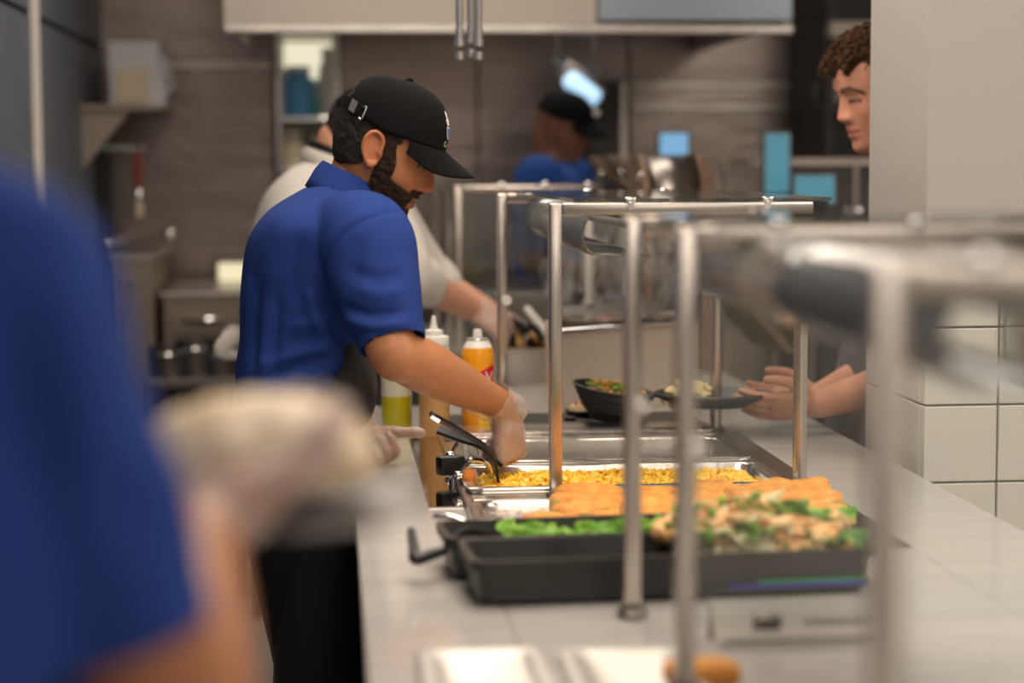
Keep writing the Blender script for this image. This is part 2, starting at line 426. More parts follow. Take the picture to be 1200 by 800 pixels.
_zk = [-.124, -.118, -.108, -.095, -.082, -.068, -.055, -.042, -.025, -.008, .008, .022, .040, .062, .082, .100, .112, .119, .121]
_xf = [.045, .072, .083, .082, .0815, .083, .084, .084, .084, .084, .086, .092, .092, .087, .075, .055, .033, .012, -.005]
_xb = [.020, .000, -.020, -.034, -.046, -.057, -.067, -.076, -.084, -.089, -.092, -.094, -.094, -.089, -.079, -.068, -.048, -.030, -.020]
_wd = [.008, .024, .037, .047, .054, .060, .064, .068, .071, .073, .0745, .076, .077, .074, .066, .052, .036, .018, .006]
def G(v, s): return math.exp(-(v / s) ** 2)
def head_point(z, a, f):
    xf, xb, wd = np.interp(z, _zk, _xf), np.interp(z, _zk, _xb), np.interp(z, _zk, _wd)
    xc = 0.0 if z > -.07 else min(0.0 + (-.07 - z) * .6, .03)
    ct, st = math.cos(a), math.sin(a)
    e = 2.15 if z > -.04 else 2.15 - (-.04 - z) * 5
    e = max(e, 1.75)
    if ct >= 0:
        x = xc + (xf - xc) * abs(ct) ** (2 / e); y = wd * math.copysign(abs(st) ** (2 / e), st)
    else:
        x = xc - (xc - xb) * abs(ct) ** (2 / 2.1); y = wd * math.copysign(abs(st) ** (2 / 2.1), st)
    if ct > 0:
        ay = abs(y); dx = 0
        nl = f.get('nose', 1.0)
        nz = np.interp(z, [-.052, -.047, -.041, -.034, -.02, -.005, .008, .018], [0, .010, .022, .0265, .020, .012, .006, .0])
        nw = np.interp(z, [-.05, -.04, -.02, .01], [.0125, .0125, .009, .0075])
        dx += nl * nz * G(y, nw)
        dx += .0095 * G(ay - .0135, .0065) * G(z + .039, .0075)
        dx -= .0085 * G(ay - .030, .014) * G(z - .001, .010)
        dx += .0055 * G(ay - .031, .012) * G(z + .001, .0065)
        dx += .0045 * G(z - .020, .008) * G(ay - .028, .022)
        dx += .0035 * G(ay - .048, .016) * G(z + .03, .016)
        dx += .0065 * G(z + .0635, .0045) * G(y, .019) + .0075 * G(z + .0765, .0055) * G(y, .017)
        dx -= .0030 * G(z + .0695, .002) * G(y, .024)
        dx -= .0025 * G(z + .089, .006) * G(y, .02)
        x += dx
    return Vector((x, y, z))
def head_grid(f, nz=96, na=150):
    zs = np.concatenate([np.linspace(-.124, -.10, 12)[:-1], np.linspace(-.10, .03, 66)[:-1], np.linspace(.03, .121, nz - 75)])
    return [[head_point(z, a, f) for a in np.linspace(-math.pi, math.pi, na, endpoint=False)] for z in zs]

def ears(mb, T, sides=(1, -1)):
    R3 = T.to_3x3()
    s = T.to_scale().x
    for sd in sides:
        tilt = Matrix.Rotation(math.radians(-12), 3, 'Y')
        q = lambda x, y, z: T @ (Vector((-.012, sd * .0755, -.008)) + tilt @ Vector((x, sd * y, z)))
        Rm = (R3.normalized() @ tilt @ Matrix.Rotation(sd * math.radians(-16), 3, 'Z'))
        mb.ball(q(0, .003, 0), (.017 * s, .0035 * s, .029 * s), R=Rm, seg=20)
        pts = [q(.013, .004, -.002), q(.014, .006, .014), q(.007, .009, .027), q(-.006, .011, .029), q(-.017, .012, .017), q(-.018, .011, -.002), q(-.012, .009, -.018), q(-.003, .006, -.028), q(.007, .004, -.024)]
        mb.tube(pts, [.0035 * s, .004 * s, .0042 * s, .0044 * s, .0044 * s, .0042 * s, .004 * s, .0062 * s, .004 * s], seg=8, n=4)
        mb.tube([q(-.008, .008, .017), q(-.010, .008, .004), q(-.006, .006, -.012)], [.003 * s, .0032 * s, .003 * s], seg=8, n=4)
        mb.tube([q(.013, .004, -.010), q(.010, .006, -.002)], [.004 * s, .003 * s], seg=8, n=3)

def head_mb(mb, T, f):
    mb.rings([[T @ p for p in ring] for ring in head_grid(f)])
    ears(mb, T)

def shell(T, f, mask, thick, namp=0.0, nscale=60, na=150, edge=True):
    """a hair layer lying over the head where mask(p) > 0"""
    g = head_grid(f, na=na)
    bm = bmesh.new(); rows = []; mk = []; cov = bm.verts.layers.float.new('cover')
    for r in g:
        row = []; mr = []
        for p in r:
            m = mask(p); mr.append(m)
            n = Vector((p.x, p.y * 1.2, p.z * .8)).normalized()
            k = min(max(m / .006, -1), 1)
            t = thick * k if k > 0 else .004 * k
            if namp and k > 0: t += k * namp * noise.fractal(p * nscale, .7, 2.0, 3)
            vv = bm.verts.new(T @ (p + n * t)); vv[cov] = min(max(m / .008, 0), 1.2); row.append(vv)
        rows.append(row); mk.append(mr)
    n = len(rows[0])
    for i in range(len(rows) - 1):
        for j in range(n):
            k = (j + 1) % n
            if max(mk[i][j], mk[i][k], mk[i + 1][j], mk[i + 1][k]) > 0 or not edge:
                bm.faces.new((rows[i][j], rows[i][k], rows[i + 1][k], rows[i + 1][j]))
    bmesh.ops.delete(bm, geom=[v for v in bm.verts if not v.link_faces], context='VERTS')
    me = bpy.data.meshes.new('hair'); bm.to_mesh(me); bm.free(); return me

def hand(mb, wrist, xdir, dorsal, left, curls, thumb, s=1.0, inf=0.0, spread=.05):
    X = Vector(xdir).normalized(); Z = Vector(dorsal); Z = (Z - X * Z.dot(X)).normalized()
    Y = X.cross(Z) if left else Z.cross(X)
    Wp = Vector(wrist)
    q = lambda x, y, z: Wp + (X * x + Y * y + Z * z) * s
    i = inf
    mb.loft([(q(x, y0, 0), Y * (hy * s + i), Z * (hz * s + i)) for x, y0, hy, hz in
             ((-.015, 0, .025, .021), (.008, 0, .028, .020), (.035, .002, .036, .018), (.065, 0, .041, .0165), (.090, 0, .041, .014), (.100, 0, .036, .010))], seg=24, n=4, ex=2.6)
    # thenar pad
    mb.ball(q(.035, .022, -.010), (.026 * s + i, .017 * s + i, .015 * s + i), R=Matrix((X, Y, Z)).transposed(), seg=14)
    for y, L, r, c, sp in zip((.031, .0105, -.0105, -.0305), (.076, .084, .078, .062), (.0095, .0098, .0093, .0083), curls, (1, .3, -.4, -1)):
        pts = [q(.072, y * .92, .001), q(.092, y, .001)]; rad = [r * 1.02, r * 1.05]; p = Vector((.092, y, .001)); a = 0
        for seg_l, da, rr in zip((.45, .31, .24), c, (1.0, .92, .80)):
            a += math.radians(da)
            d = Vector((math.cos(a), spread * sp, -math.sin(a)))
            mid = p + d * (L * seg_l * .5); pts.append(q(*mid)); rad.append(r * (rr - .03))
            p = p + d * (L * seg_l); pts.append(q(*p)); rad.append(r * rr)
        mb.tube(pts, [x * s + i for x in rad], seg=12, n=3)
    pts = [q(.018, .020, -.004), q(.030, .032, -.008)]; rad = [.013, .0135]; p = Vector((.030, .032, -.008))
    for L, r, d in zip((.034, .032, .026), (.0125, .0112, .0095), thumb):
        d = Vector(d).normalized(); p = p + d * L; pts.append(q(*p)); rad.append(r)
    mb.tube(pts, [x * s + i for x in rad], seg=12, n=4)
    return q

def paint(me, base, T, f, extra=None):
    """'tone' attribute: skin, lips, brows, lashes by place on the head"""
    co = co_of(me); inv = np.array(T.inverted())
    L = co @ inv[:3, :3].T + inv[:3, 3]
    x, y, z = L[:, 0], np.abs(L[:, 1]), L[:, 2]
    c = np.tile(np.array(base, float), (len(co), 1))
    g = lambda v, s: np.exp(-(v / s) ** 2)
    onhead = (z > -.13) & (z < .13) & (np.abs(x) < .13) & (y < .11)
    front = onhead & (x > .05)
    def mixc(col, wgt):
        nonlocal c
        wgt = np.clip(wgt, 0, 1)[:, None]; c = c * (1 - wgt) + np.array(col) * wgt
    mixc(f.get('rosy', (base[0] * 1.1, base[1] * .8, base[2] * .75)), .55 * front * (g(x - .105, .02) * g(z + .036, .014) * (y < .02) + .8 * g(y - .045, .02) * g(z + .035, .02)))
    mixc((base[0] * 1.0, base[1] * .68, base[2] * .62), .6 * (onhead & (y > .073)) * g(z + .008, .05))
    lip = f.get('lip', (.50, .16, .13))
    lw = front * (1 / (1 + np.exp((y - .023 * (1 - ((z + .069) / .02) ** 2 * .4)) / .0015))) * (1 / (1 + np.exp((np.abs(z + .0695) - .0115 + .28 * y) / .0012)))
    mixc(lip, .85 * lw)
    mixc((.12, .03, .025), front * (y < .024) * g(z + .0695 , .0016))
    bw = f.get('brow', (.03, .015, .01))
    zb = .0215 + .10 * (y - .012) - 3.2 * np.clip(y - .036, 0, 1) ** 1.3
    mixc(bw, front * .92 * np.clip(1.4 * g(z - zb, .0048), 0, 1) * (y > .010) * (y < .056))
    ze = -.0045 - 6.0 * (y - .031) ** 2
    mixc((.02, .012, .01), front * np.clip(1.6 * g(z - ze, .0032), 0, 1) * (np.abs(y - .031) < .016))
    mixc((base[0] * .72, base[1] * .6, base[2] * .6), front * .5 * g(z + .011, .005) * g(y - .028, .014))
    mixc((.08, .025, .02), front * np.clip(1.2 * g(y - .0065, .0035) * g(z + .0475, .003), 0, 1) * (x > .085))
    if extra: c = extra(L, c)
    a = me.color_attributes.new('tone', 'FLOAT_COLOR', 'POINT')
    a.data.foreach_set('color', np.hstack([c, np.ones((len(c), 1))]).astype(np.float32).ravel())

def make_cap(T, parent, front_mark=True, opening=True, mt=None):
    mt = mt or M['cap']
    zb = lambda x: .027 + .20 * max(0, -x - .01) + .05 * max(0, x)
    rx_f, rx_b, ry, h = .106, .094, .0865, .094
    rows = []; bm = bmesh.new(); na = 96; nphi = 26
    for i in range(nphi + 1):
        ph = math.pi / 2 * i / nphi; row = []
        for j in range(na):
            a = 2 * math.pi * j / na
            k = math.cos(ph) ** .72 if i < nphi else 0
            rx = rx_f if math.cos(a) > 0 else rx_b
            seam = min(abs((math.degrees(a) + s0 + 180) % 360 - 180) for s0 in (0, 60, 120, 180, 240, 300))
            k -= .012 * math.exp(-(seam / 2.0) ** 2) * math.cos(ph)
            x = -.003 + rx * math.cos(a) * k; y = ry * math.sin(a) * k
            x0 = -.003 + rx * math.cos(a)
            z = zb(x0) * (1 - math.sin(ph)) + .030 * math.sin(ph) + h * math.sin(ph) * (1.0 + .02 * math.cos(a))
            row.append(bm.verts.new(T @ Vector((x, y, z))))
        rows.append(row)
    for i in range(nphi):
        for j in range(na):
            a = 360 * (j + .5) / na; back = abs(a - 180)
            if opening and (back / 30) ** 2 + (i / (nphi * .42)) ** 2 < 1: continue
            k = (j + 1) % na
            bm.faces.new((rows[i][j], rows[i][k], rows[i + 1][k], rows[i + 1][j]))
    bmesh.ops.delete(bm, geom=[v for v in bm.verts if not v.link_faces], context='VERTS')
    me = bpy.data.meshes.new('cap'); bm.to_mesh(me); bm.free()
    cap = link_mesh('cap', me, mt, parent); solidify(cap, .0025)
    tag(cap)
    # visor
    bm = bmesh.new(); rows = []; nu, nv = 40, 14
    for i in range(nv + 1):
        v = i / nv; row = []
        for j in range(nu + 1):
            u = -1 + 2 * j / nu; a = math.radians(65) * u
            x0 = -.003 + rx_f * math.cos(a); y0 = ry * math.sin(a)
            ext = .064 * (1 - .10 * u * u) * max(0, 1 - abs(u) ** 3.0) ** .62
            x = x0 + ext * v; y = y0 * (1 + .03 * v)
            z = zb(x0) - .022 * v - .024 * min(1, abs(u) * 1.15) ** 2 * v ** .8 * (1 - abs(u) ** 6) - .002 * u * u + .001
            row.append(bm.verts.new(T @ Vector((x, y, z))))
        rows.append(row)
    for i in range(nv):
        for j in range(nu): bm.faces.new((rows[i][j], rows[i][j + 1], rows[i + 1][j + 1], rows[i + 1][j]))
    me = bpy.data.meshes.new('visor'); bm.to_mesh(me); bm.free()
    v = link_mesh('visor', me, mt, cap); solidify(v, .0035, 0)
    MB().ball(T @ Vector((-.003, 0, .1255)), (.008, .008, .0045), seg=14).build('button', mt, cap)
    q = lambda adeg, z, k=1.0: T @ Vector((-.003 + (rx_f if math.cos(math.radians(adeg)) > 0 else rx_b) * k * math.cos(math.radians(adeg)), ry * k * math.sin(math.radians(adeg)), z))
    if opening:
        m = MB()
        rings = []
        for ad in np.linspace(130, 240, 36):
            x0 = -.003 + rx_b * math.cos(math.radians(ad)); z0 = zb(x0)
            rings.append([q(ad, z0 - .001, 1.0), q(ad, z0 - .001, 1.03), q(ad, z0 + .017, 1.02), q(ad, z0 + .017, .99)])
        m.rings(rings).build('strap', mt, cap)
        bk = MB()
        for a0, a1, zz in ((219, 229, .016),):
            rings = []
            for ad in np.linspace(a0, a1, 6):
                z0 = zb(-.003 + rx_b * math.cos(math.radians(ad)))
                rings.append([q(ad, z0 - .002, 1.03), q(ad, z0 - .002, 1.055), q(ad, z0 + .018, 1.05), q(ad, z0 + .018, 1.02)])
            bk.rings(rings)
        tag(bk.build('buckle', M['steel'], cap), 'brushed metal strap buckle')
        lp = MB(); ad = 241
        z0 = zb(-.003 + rx_b * math.cos(math.radians(ad)))
        pts = [q(ad - 3, z0 + .018, 1.04), q(ad, z0 + .018, 1.04), q(ad, z0 - .003, 1.05), q(ad - 3, z0 - .003, 1.05)]
        lp.tube(pts, [.0016] * 4, seg=8, n=3).build('strap_loop', M['steel'], cap)
    return cap, q, zb

def text_pts(txt, size, extrude=.0):
    c = bpy.data.curves.new('t', 'FONT'); c.body = txt; c.size = size; c.extrude = extrude; c.resolution_u = 4
    o = bpy.data.objects.new('t', c); COL.objects.link(o)
    me = bpy.data.meshes.new_from_object(o.evaluated_get(bpy.context.evaluated_depsgraph_get()))
    bpy.data.objects.remove(o); bpy.data.curves.remove(c)
    return me

SKIN_A = (.45, .195, .092)      # server in the cap
SKIN_B = (.56, .27, .18)        # customer
SKIN_C = (.46, .22, .14)

Yv = Vector((0, 1, 0)); Xv = Vector((1, 0, 0)); Zv = Vector((0, 0, 1))

def legs_mb(mb, hipc, feet, rr=(.105, .075, .055), hw=.09, fwd=(1, 0, 0)):
    for sd, ft in zip((-1, 1), feet):
        hp = Vector(hipc) + Vector(fwd).cross(Zv) * (-sd * hw) * -1
        ft = Vector(ft); kn = hp.lerp(ft, .5) + Vector(fwd) * .03
        mb.tube([hp + Zv * .06, hp - Zv * .12, kn, ft + Zv * .10], [rr[0], rr[0] * .97, rr[1], rr[2]], seg=20, n=6)
def shoes(parent, feet, fwd=(1, 0, 0)):
    f = Vector(fwd).normalized(); sdv = Zv.cross(f)
    for ft in feet:
        ft = Vector(ft); ft.z = 0
        mb = MB()
        mb.loft([(ft - f * .07 + Zv * .035, sdv * .028, Zv * .034), (ft - f * .03 + Zv * .05, sdv * .04, Zv * .05), (ft + f * .06 + Zv * .038, sdv * .046, Zv * .038), (ft + f * .15 + Zv * .03, sdv * .045, Zv * .03), (ft + f * .20 + Zv * .022, sdv * .025, Zv * .02)], seg=20, n=4)
        mb.build('shoe', M['rubber'], parent)

# ---- the server in focus -------------------------------------------------
def server():
    D = 3.55
    o0 = P(450, 173, D); T = frame_head(o0, math.radians(-4), math.radians(22.6), 0, 1.02)
    base = P(372, 800, D); base.z = 0
    root = thing('person', base, 'man in black cap and royal blue polo bending over the food pans', 'person', 'people behind the serving counter')
    f = {'nose': 1.08, 'brow': (.012, .007, .005), 'lip': (.45, .16, .12)}
    q = lambda x, y, d=D: P(x, y, d)
    # torso core and arms
    RS, RE, RW = q(428, 282, 3.39), q(462, 412, 3.30), q(590, 476, 3.50)
    LS, LE, LW = q(430, 285, 3.71), q(400, 425, 3.86), q(424, 506, 3.78)
    torso = [(345, 480, .098, .165), (344, 440, .104, .160), (355, 400, .112, .158), (361, 350, .121, .168), (370, 305, .122, .182), (384, 268, .110, .188), (400, 240, .082, .140), (412, 222, .058, .080)]
    def tsec(dr=0.0): return [(q(x, y), Xv * (a + dr) + Zv * (-.25 * (a + dr)) * (1 if y < 330 else .3), Yv * (b + dr)) for x, y, a, b in torso]
    sk = MB()
    head_mb(sk, T, f)
    nb = q(408, 236); nt = T @ Vector((-.020, 0, -.060))
    sk.tube([nb - Zv * .05, nb.lerp(nt, .35), nb.lerp(nt, .7), nt + Vector((.0, 0, .02))], [.075, .059, .052, .050], seg=24, n=6)
    sk.loft(tsec(-.016), seg=32, n=4)
    sk.tube([RS, RS.lerp(RE, .5), RE - (RW - RE) * .02, RE.lerp(RW, .10), RE.lerp(RW, .28), RE.lerp(RW, .55), RE.lerp(RW, .82), RW], [.056, .050, .043, .045, .0465, .040, .031, .0275], seg=24, n=6)
    sk.tube([LS, LS.lerp(LE, .5), LE, LE.lerp(LW, .3), LE.lerp(LW, .75), LW], [.056, .050, .041, .043, .033, .027], seg=20, n=6)
    rh = dict(xdir=(.16, .02, -1), dorsal=(.72, -.62, .25), left=False, curls=((62, 80, 45), (66, 82, 45), (70, 84, 45), (74, 84, 45)), thumb=((.75, .3, -.55), (.8, -.15, -.6), (.7, -.45, -.55)), s=.98)
    lh = dict(xdir=(.18, -.42, -.66), dorsal=(-.55, .75, -.25), left=True, curls=((55, 45, 25), (58, 48, 25), (60, 50, 25), (62, 50, 25)), thumb=((.35, .9, -.1), (.45, .85, -.1), (.5, .8, -.1)), s=.86)
    lh = dict(xdir=(.42, -.55, -.55), dorsal=(.10, .72, -.62), left=True, curls=((72, 78, 40), (74, 80, 40), (76, 82, 40), (78, 82, 40)), thumb=((.5, .85, .1), (.55, .85, 0), (.55, .8, 0)), s=.86)
    hand(sk, RW, **rh); hand(sk, LW, **lh)
    me = remesh(sk, .0032, 3, .4)
    def extra(L, c):
        x, y, z = L[:, 0], np.abs(L[:, 1]), L[:, 2]
        # stubble shade that is really hair roots
        w = .45 / (1 + np.exp((z + .040 + (x - .03) * .25) / .004)) * (x > .0) * (z > -.14) * (x < .11)
        return c * (1 - w[:, None]) + np.array((.10, .055, .035)) * w[:, None]
    paint(me, SKIN_A, T, f, extra)
    link_mesh('body', me, M['skin'], root)
    # gloves
    for nm, wr, hd, el in (('glove', RW, rh, RE), ('glove', LW, lh, LE)):
        g = MB(); hand(g, wr, **hd, inf=.0035)
        d = (Vector(el) - Vector(wr)).normalized()
        g.tube([wr - d * .02, wr + d * .012, wr + d * .035, wr + d * .075], [.033, .034, .040, .044], seg=24, n=4, round_caps=True)
        gm = remesh(g, .004, 3, .5)
        folds(gm, [], .003, 38)
        cut(gm, [(wr + d * .042 + Vector((.0, 0, .012)), d + Vector((.25, 0, .2)), .12)])
        link_mesh(nm, gm, M['glove'], root)['label'] = 'clear plastic glove gripping the tongs' if wr is RW else 'clear plastic glove resting on the worktop'
    # polo
    pm = MB(); pm.loft(tsec(.0), seg=48, n=6)
    hd = (RE - RS.lerp(RE, .5)).normalized()
    hemR = RS.lerp(RE, .93)
    pm.tube([RS + Vector((-.03, .05, .01)), RS, RS.lerp(RE, .30), RS.lerp(RE, .62), hemR, hemR + hd * .05], [.078, .084, .079, .068, .0565, .0565], seg=28, n=6)
    hl = (LE - LS).normalized(); hemL = LS.lerp(LE, .82)
    pm.tube([LS + Vector((-.03, -.05, .01)), LS, LS.lerp(LE, .35), hemL, hemL + hl * .05], [.078, .083, .076, .064, .064], seg=24, n=6)
    pe = remesh(pm, .0042, 14, .5)
    F = lambda x, y, d, x2, y2, d2, wd, amp: (q(x, y, d), q(x2, y2, d2), wd, amp)
    L = lambda wd, amp, *pts: ([P(x, y, 3.40) for x, y in pts], wd, amp)
    creases(pe, [L(.0035, -.0028, (372, 345), (378, 318), (388, 292), (402, 272), (425, 256), (452, 247), (474, 246)),
                 L(.010, .0020, (366, 345), (372, 316), (383, 288), (398, 266), (422, 250), (452, 241)),
                 L(.011, .006, (291, 320), (287, 370), (284, 440)), L(.009, -.005, (303, 330), (298, 380), (296, 440)), L(.012, .006, (315, 345), (309, 400), (307, 446)),
                 L(.010, -.005, (328, 335), (322, 390), (320, 440)),
                 L(.011, -.010, (374, 330), (384, 365), (402, 402), (428, 425)), L(.010, .007, (360, 330), (366, 365), (384, 405)),
                 L(.010, .006, (300, 432), (345, 415), (395, 405)), L(.009, -.006, (305, 444), (350, 428), (405, 416)), L(.010, .006, (330, 446), (372, 438), (408, 426)),
                 L(.009, -.005, (340, 400), (375, 395), (405, 385)), L(.009, .005, (335, 385), (370, 376), (396, 368)),
                 L(.009, -.007, (395, 352), (430, 362), (476, 358)), L(.010, .007, (398, 366), (435, 376), (480, 370)), L(.008, -.006, (410, 385), (445, 388), (482, 380)),
                 L(.012, -.004, (402, 310), (440, 322), (474, 318)), L(.012, .005, (405, 328), (440, 340), (474, 336)),
                 L(.016, -.004, (420, 270), (412, 310), (418, 345)), L(.018, .004, (335, 250), (318, 300), (312, 340)), L(.016, -.004, (352, 262), (345, 310), (344, 360))], .0035, 8)
    hemz = q(345, 452).z
    cut(pe, [(hemR, hd, .13), (hemL, hl, .13), (q(345, 452), Vector((.12, 0, -1)), .6), (q(412, 226), Vector((.3, 0, 1)), .085)])
    polo = link_mesh('polo_shirt', pe, M['polo'], root); solidify(polo, .003)
    # sleeve rib bands, collar, placket
    a, u, v = frame_of(hd)
    m = MB(); c0 = hemR - hd * .004
    ring = lambda c, r: [c + (u * math.cos(t) + v * math.sin(t)) * r for t in np.linspace(0, 2 * math.pi, 40, endpoint=False)]
    m.rings([ring(c0 - hd * .026, .0575), ring(c0 - hd * .022, .0595), ring(c0 - hd * .004, .0585), ring(c0 + hd * .002, .056), ring(c0 - hd * .004, .052), ring(c0 - hd * .02, .052)], cap=False, close=True)
    m.build('sleeve_band', M['polo'], polo)
    ncx = (nt - nb).normalized()
    ca, cu, cv = frame_of(Vector((.42, 0, .90)), (1, 0, -.4))
    cc = q(410, 226)
    rings = []
    for h_, ru, rv in ((-.022, .079, .090), (-.004, .077, .083), (.014, .075, .074), (.028, .0705, .067), (.033, .068, .064), (.028, .065, .062), (.005, .066, .062)):
        ring = []
        for t in np.linspace(0, 2 * math.pi, 64, endpoint=False):
            fr = max(0, math.cos(t)) ** 2
            ring.append(cc + ca * (h_ * (1 - .35 * fr) - .030 * fr) + cu * ru * math.cos(t) * (1 + .05 * fr) + cv * rv * math.sin(t))
        rings.append(ring)
    m = MB().rings(rings, cap=False); col = m.build('collar', M['polo'], polo); solidify(col, .002)
    # dark undershirt edge inside the collar
    m = MB()
    rings = [[cc + ca * h_ + cu * r * math.cos(t) + cv * r * .95 * math.sin(t) for t in np.linspace(0, 2 * math.pi, 48, endpoint=False)] for h_, r in ((-.02, .0655), (.018, .0640), (.024, .0625), (.018, .061))]
    m.rings(rings, cap=False).build('undershirt_collar', M['black'], polo)
    # trousers, apron
    tm = MB()
    hips = q(347, 480)
    feet = [Vector((hips.x + .06, D - .12, 0)), Vector((hips.x + .02, D + .13, 0))]
    tm.loft([(q(340, 440), Xv * .094, Yv * .150), (q(343, 480), Xv * .100, Yv * .162), (q(350, 535), Xv * .104, Yv * .165), (q(352, 570), Xv * .08, Yv * .13)], seg=36, n=5)
    legs_mb(tm, q(350, 540), feet, (.098, .074, .06))
    te = remesh(tm, .008, 8, .5); folds(te, [], .004, 8)
    link_mesh('trousers', te, M['trousers'], root)
    shoes(root, feet)
    am = MB()
    am.loft([(q(408, 385), Xv * .020, Yv * .10), (q(408, 410), Xv * .036, Yv * .13), (q(408, 440), Xv * .050, Yv * .15), (q(408, 468), Xv * .054, Yv * .16), (q(403, 492), Xv * .046, Yv * .162), (q(388, 506), Xv * .03, Yv * .15)], seg=36, n=5)
    ae = remesh(am, .006, 5, .5)
    folds(ae, [F(400, 430, 3.42, 425, 470, 3.42, .012, -.007), F(395, 470, 3.42, 432, 480, 3.42, .010, .007), F(390, 450, 3.42, 415, 490, 3.42, .012, .006)], .006, 9)
    ap = link_mesh('apron', ae, M['apron'], root)
    sm = MB()
    sm.loft([(q(372, 488), Xv * .060, Yv * .165), (q(372, 540), Xv * .068, Yv * .178), (q(370, 640), Xv * .070, Yv * .185), (q(368, 760), Xv * .072, Yv * .19), (q(366, 840), Xv * .072, Yv * .19)], seg=40, n=5)
    se = remesh(sm, .008, 5, .5)
    folds(se, [F(330, 600, 3.37, 345, 820, 3.36, .02, .006), F(372, 560, 3.36, 322, 680, 3.36, .012, .004), F(395, 600, 3.36, 400, 820, 3.36, .03, -.004)], .003, 6)
    link_mesh('apron_skirt', se, M['trousers'], ap)
    # hair, beard, cap
    def hmask(p):
        ay = abs(p.y)
        back = min(-.020 - p.x, p.z + .060 - .40 * max(0, p.x + .067), (.045 if p.x > -.068 else .09) - p.z)
        top = min(p.z - .012, .032 - p.x, .046 - p.z)
        side = min(.026 - p.x, p.x - .006, p.z + .022)
        return max(back, top, side)
    hm = shell(T, f, hmask, .0035, .0022, 75)
    link_mesh('hair', hm, M['hair_black'], root)
    def bmask(p):
        ay = abs(p.y)
        burn = min(p.x + .003, .036 - p.x - max(0, p.z + .02) * .35, .030 - p.z)
        jaw = min(p.x - (.004 if p.z > -.085 else -.02), -.040 - .30 * (p.x - .03) - p.z)
        must = min(-.0455 - p.z, p.z + .0615 + .25 * max(0, ay - .018), .036 - ay) * 1.6 if p.x > .06 else -1
        lips = min(.0225 - ay, .0128 - abs(p.z + .0700) - .22 * ay) if p.x > .06 else -1
        soul = min(ay - .004, .02) if p.x > .07 and -.093 < p.z < -.082 else 1
        return max(min(max(burn, jaw), -lips), must) if lips < .002 or must > 0 else -lips
    bm_ = shell(T, f, bmask, .0045, .0035, 85, na=190)
    link_mesh('beard', bm_, M['beard'], root)
    cap, cq, zb = make_cap(T, root)
    # crest on the cap's front panel, a white figure over a blue shield with letters below
    def capmap(me_, adeg, z0, k=1.018, tilt=.16):
        co = co_of(me_); out = []
        for x, y, zz in co:
            ph = min(max((y + z0 - .03) / .094, 0), .99)
            kk = math.cos(math.asin(ph)) ** .72 * k
            a = adeg + math.degrees(x / .095)
            out.append(cq(a, z0 + y, kk))
        set_co(me_, np.array(out))
        return me_
    def disc(poly):
        bm = bmesh.new(); vs = [bm.verts.new((x, y, 0)) for x, y in poly]; bm.faces.new(vs)
        bmesh.ops.triangulate(bm, faces=bm.faces[:]); bmesh.ops.subdivide_edges(bm, edges=bm.edges[:], cuts=2, use_grid_fill=True)
        m_ = bpy.data.meshes.new('mark'); bm.to_mesh(m_); bm.free(); return m_
    wm = mat('white_thread', (.62, .60, .58), .8); bl = mat('blue_thread', (.05, .12, .45), .8)
    A0 = -15
    emb = link_mesh('crest', capmap(disc([(-.006, 0), (-.009, .008), (-.004, .012), (-.006, .018), (0, .024), (.006, .018), (.004, .012), (.009, .008), (.006, 0)]), A0, .078, 1.022), wm, cap, False)
    link_mesh('shield', capmap(disc([(-.009, .020), (.009, .020), (.008, .008), (0, -.002), (-.008, .008)]), A0, .056, 1.022), wm, cap, False)
    link_mesh('shield_field', capmap(disc([(-.0065, .018), (.0065, .018), (.0055, .009), (0, .001), (-.0055, .009)]), A0, .056, 1.026), bl, cap, False)
    tx = text_pts('Ca', .013); tx.transform(Matrix.Translation((-.014, 0, 0)))
    link_mesh('lettering', capmap(tx, A0, .042, 1.024), wm, cap, False)
    eye_children(T, root)
    return root, RW

def eye_children(T, root):
    for sd in (1, -1):
        c = T @ Vector((.0655, sd * .031, -.0055))
        MB().ball(c, .0105, seg=16).build('eye', M['eye'], root)
M['eye'] = mat('eye_white', (.30, .24, .21), .2)
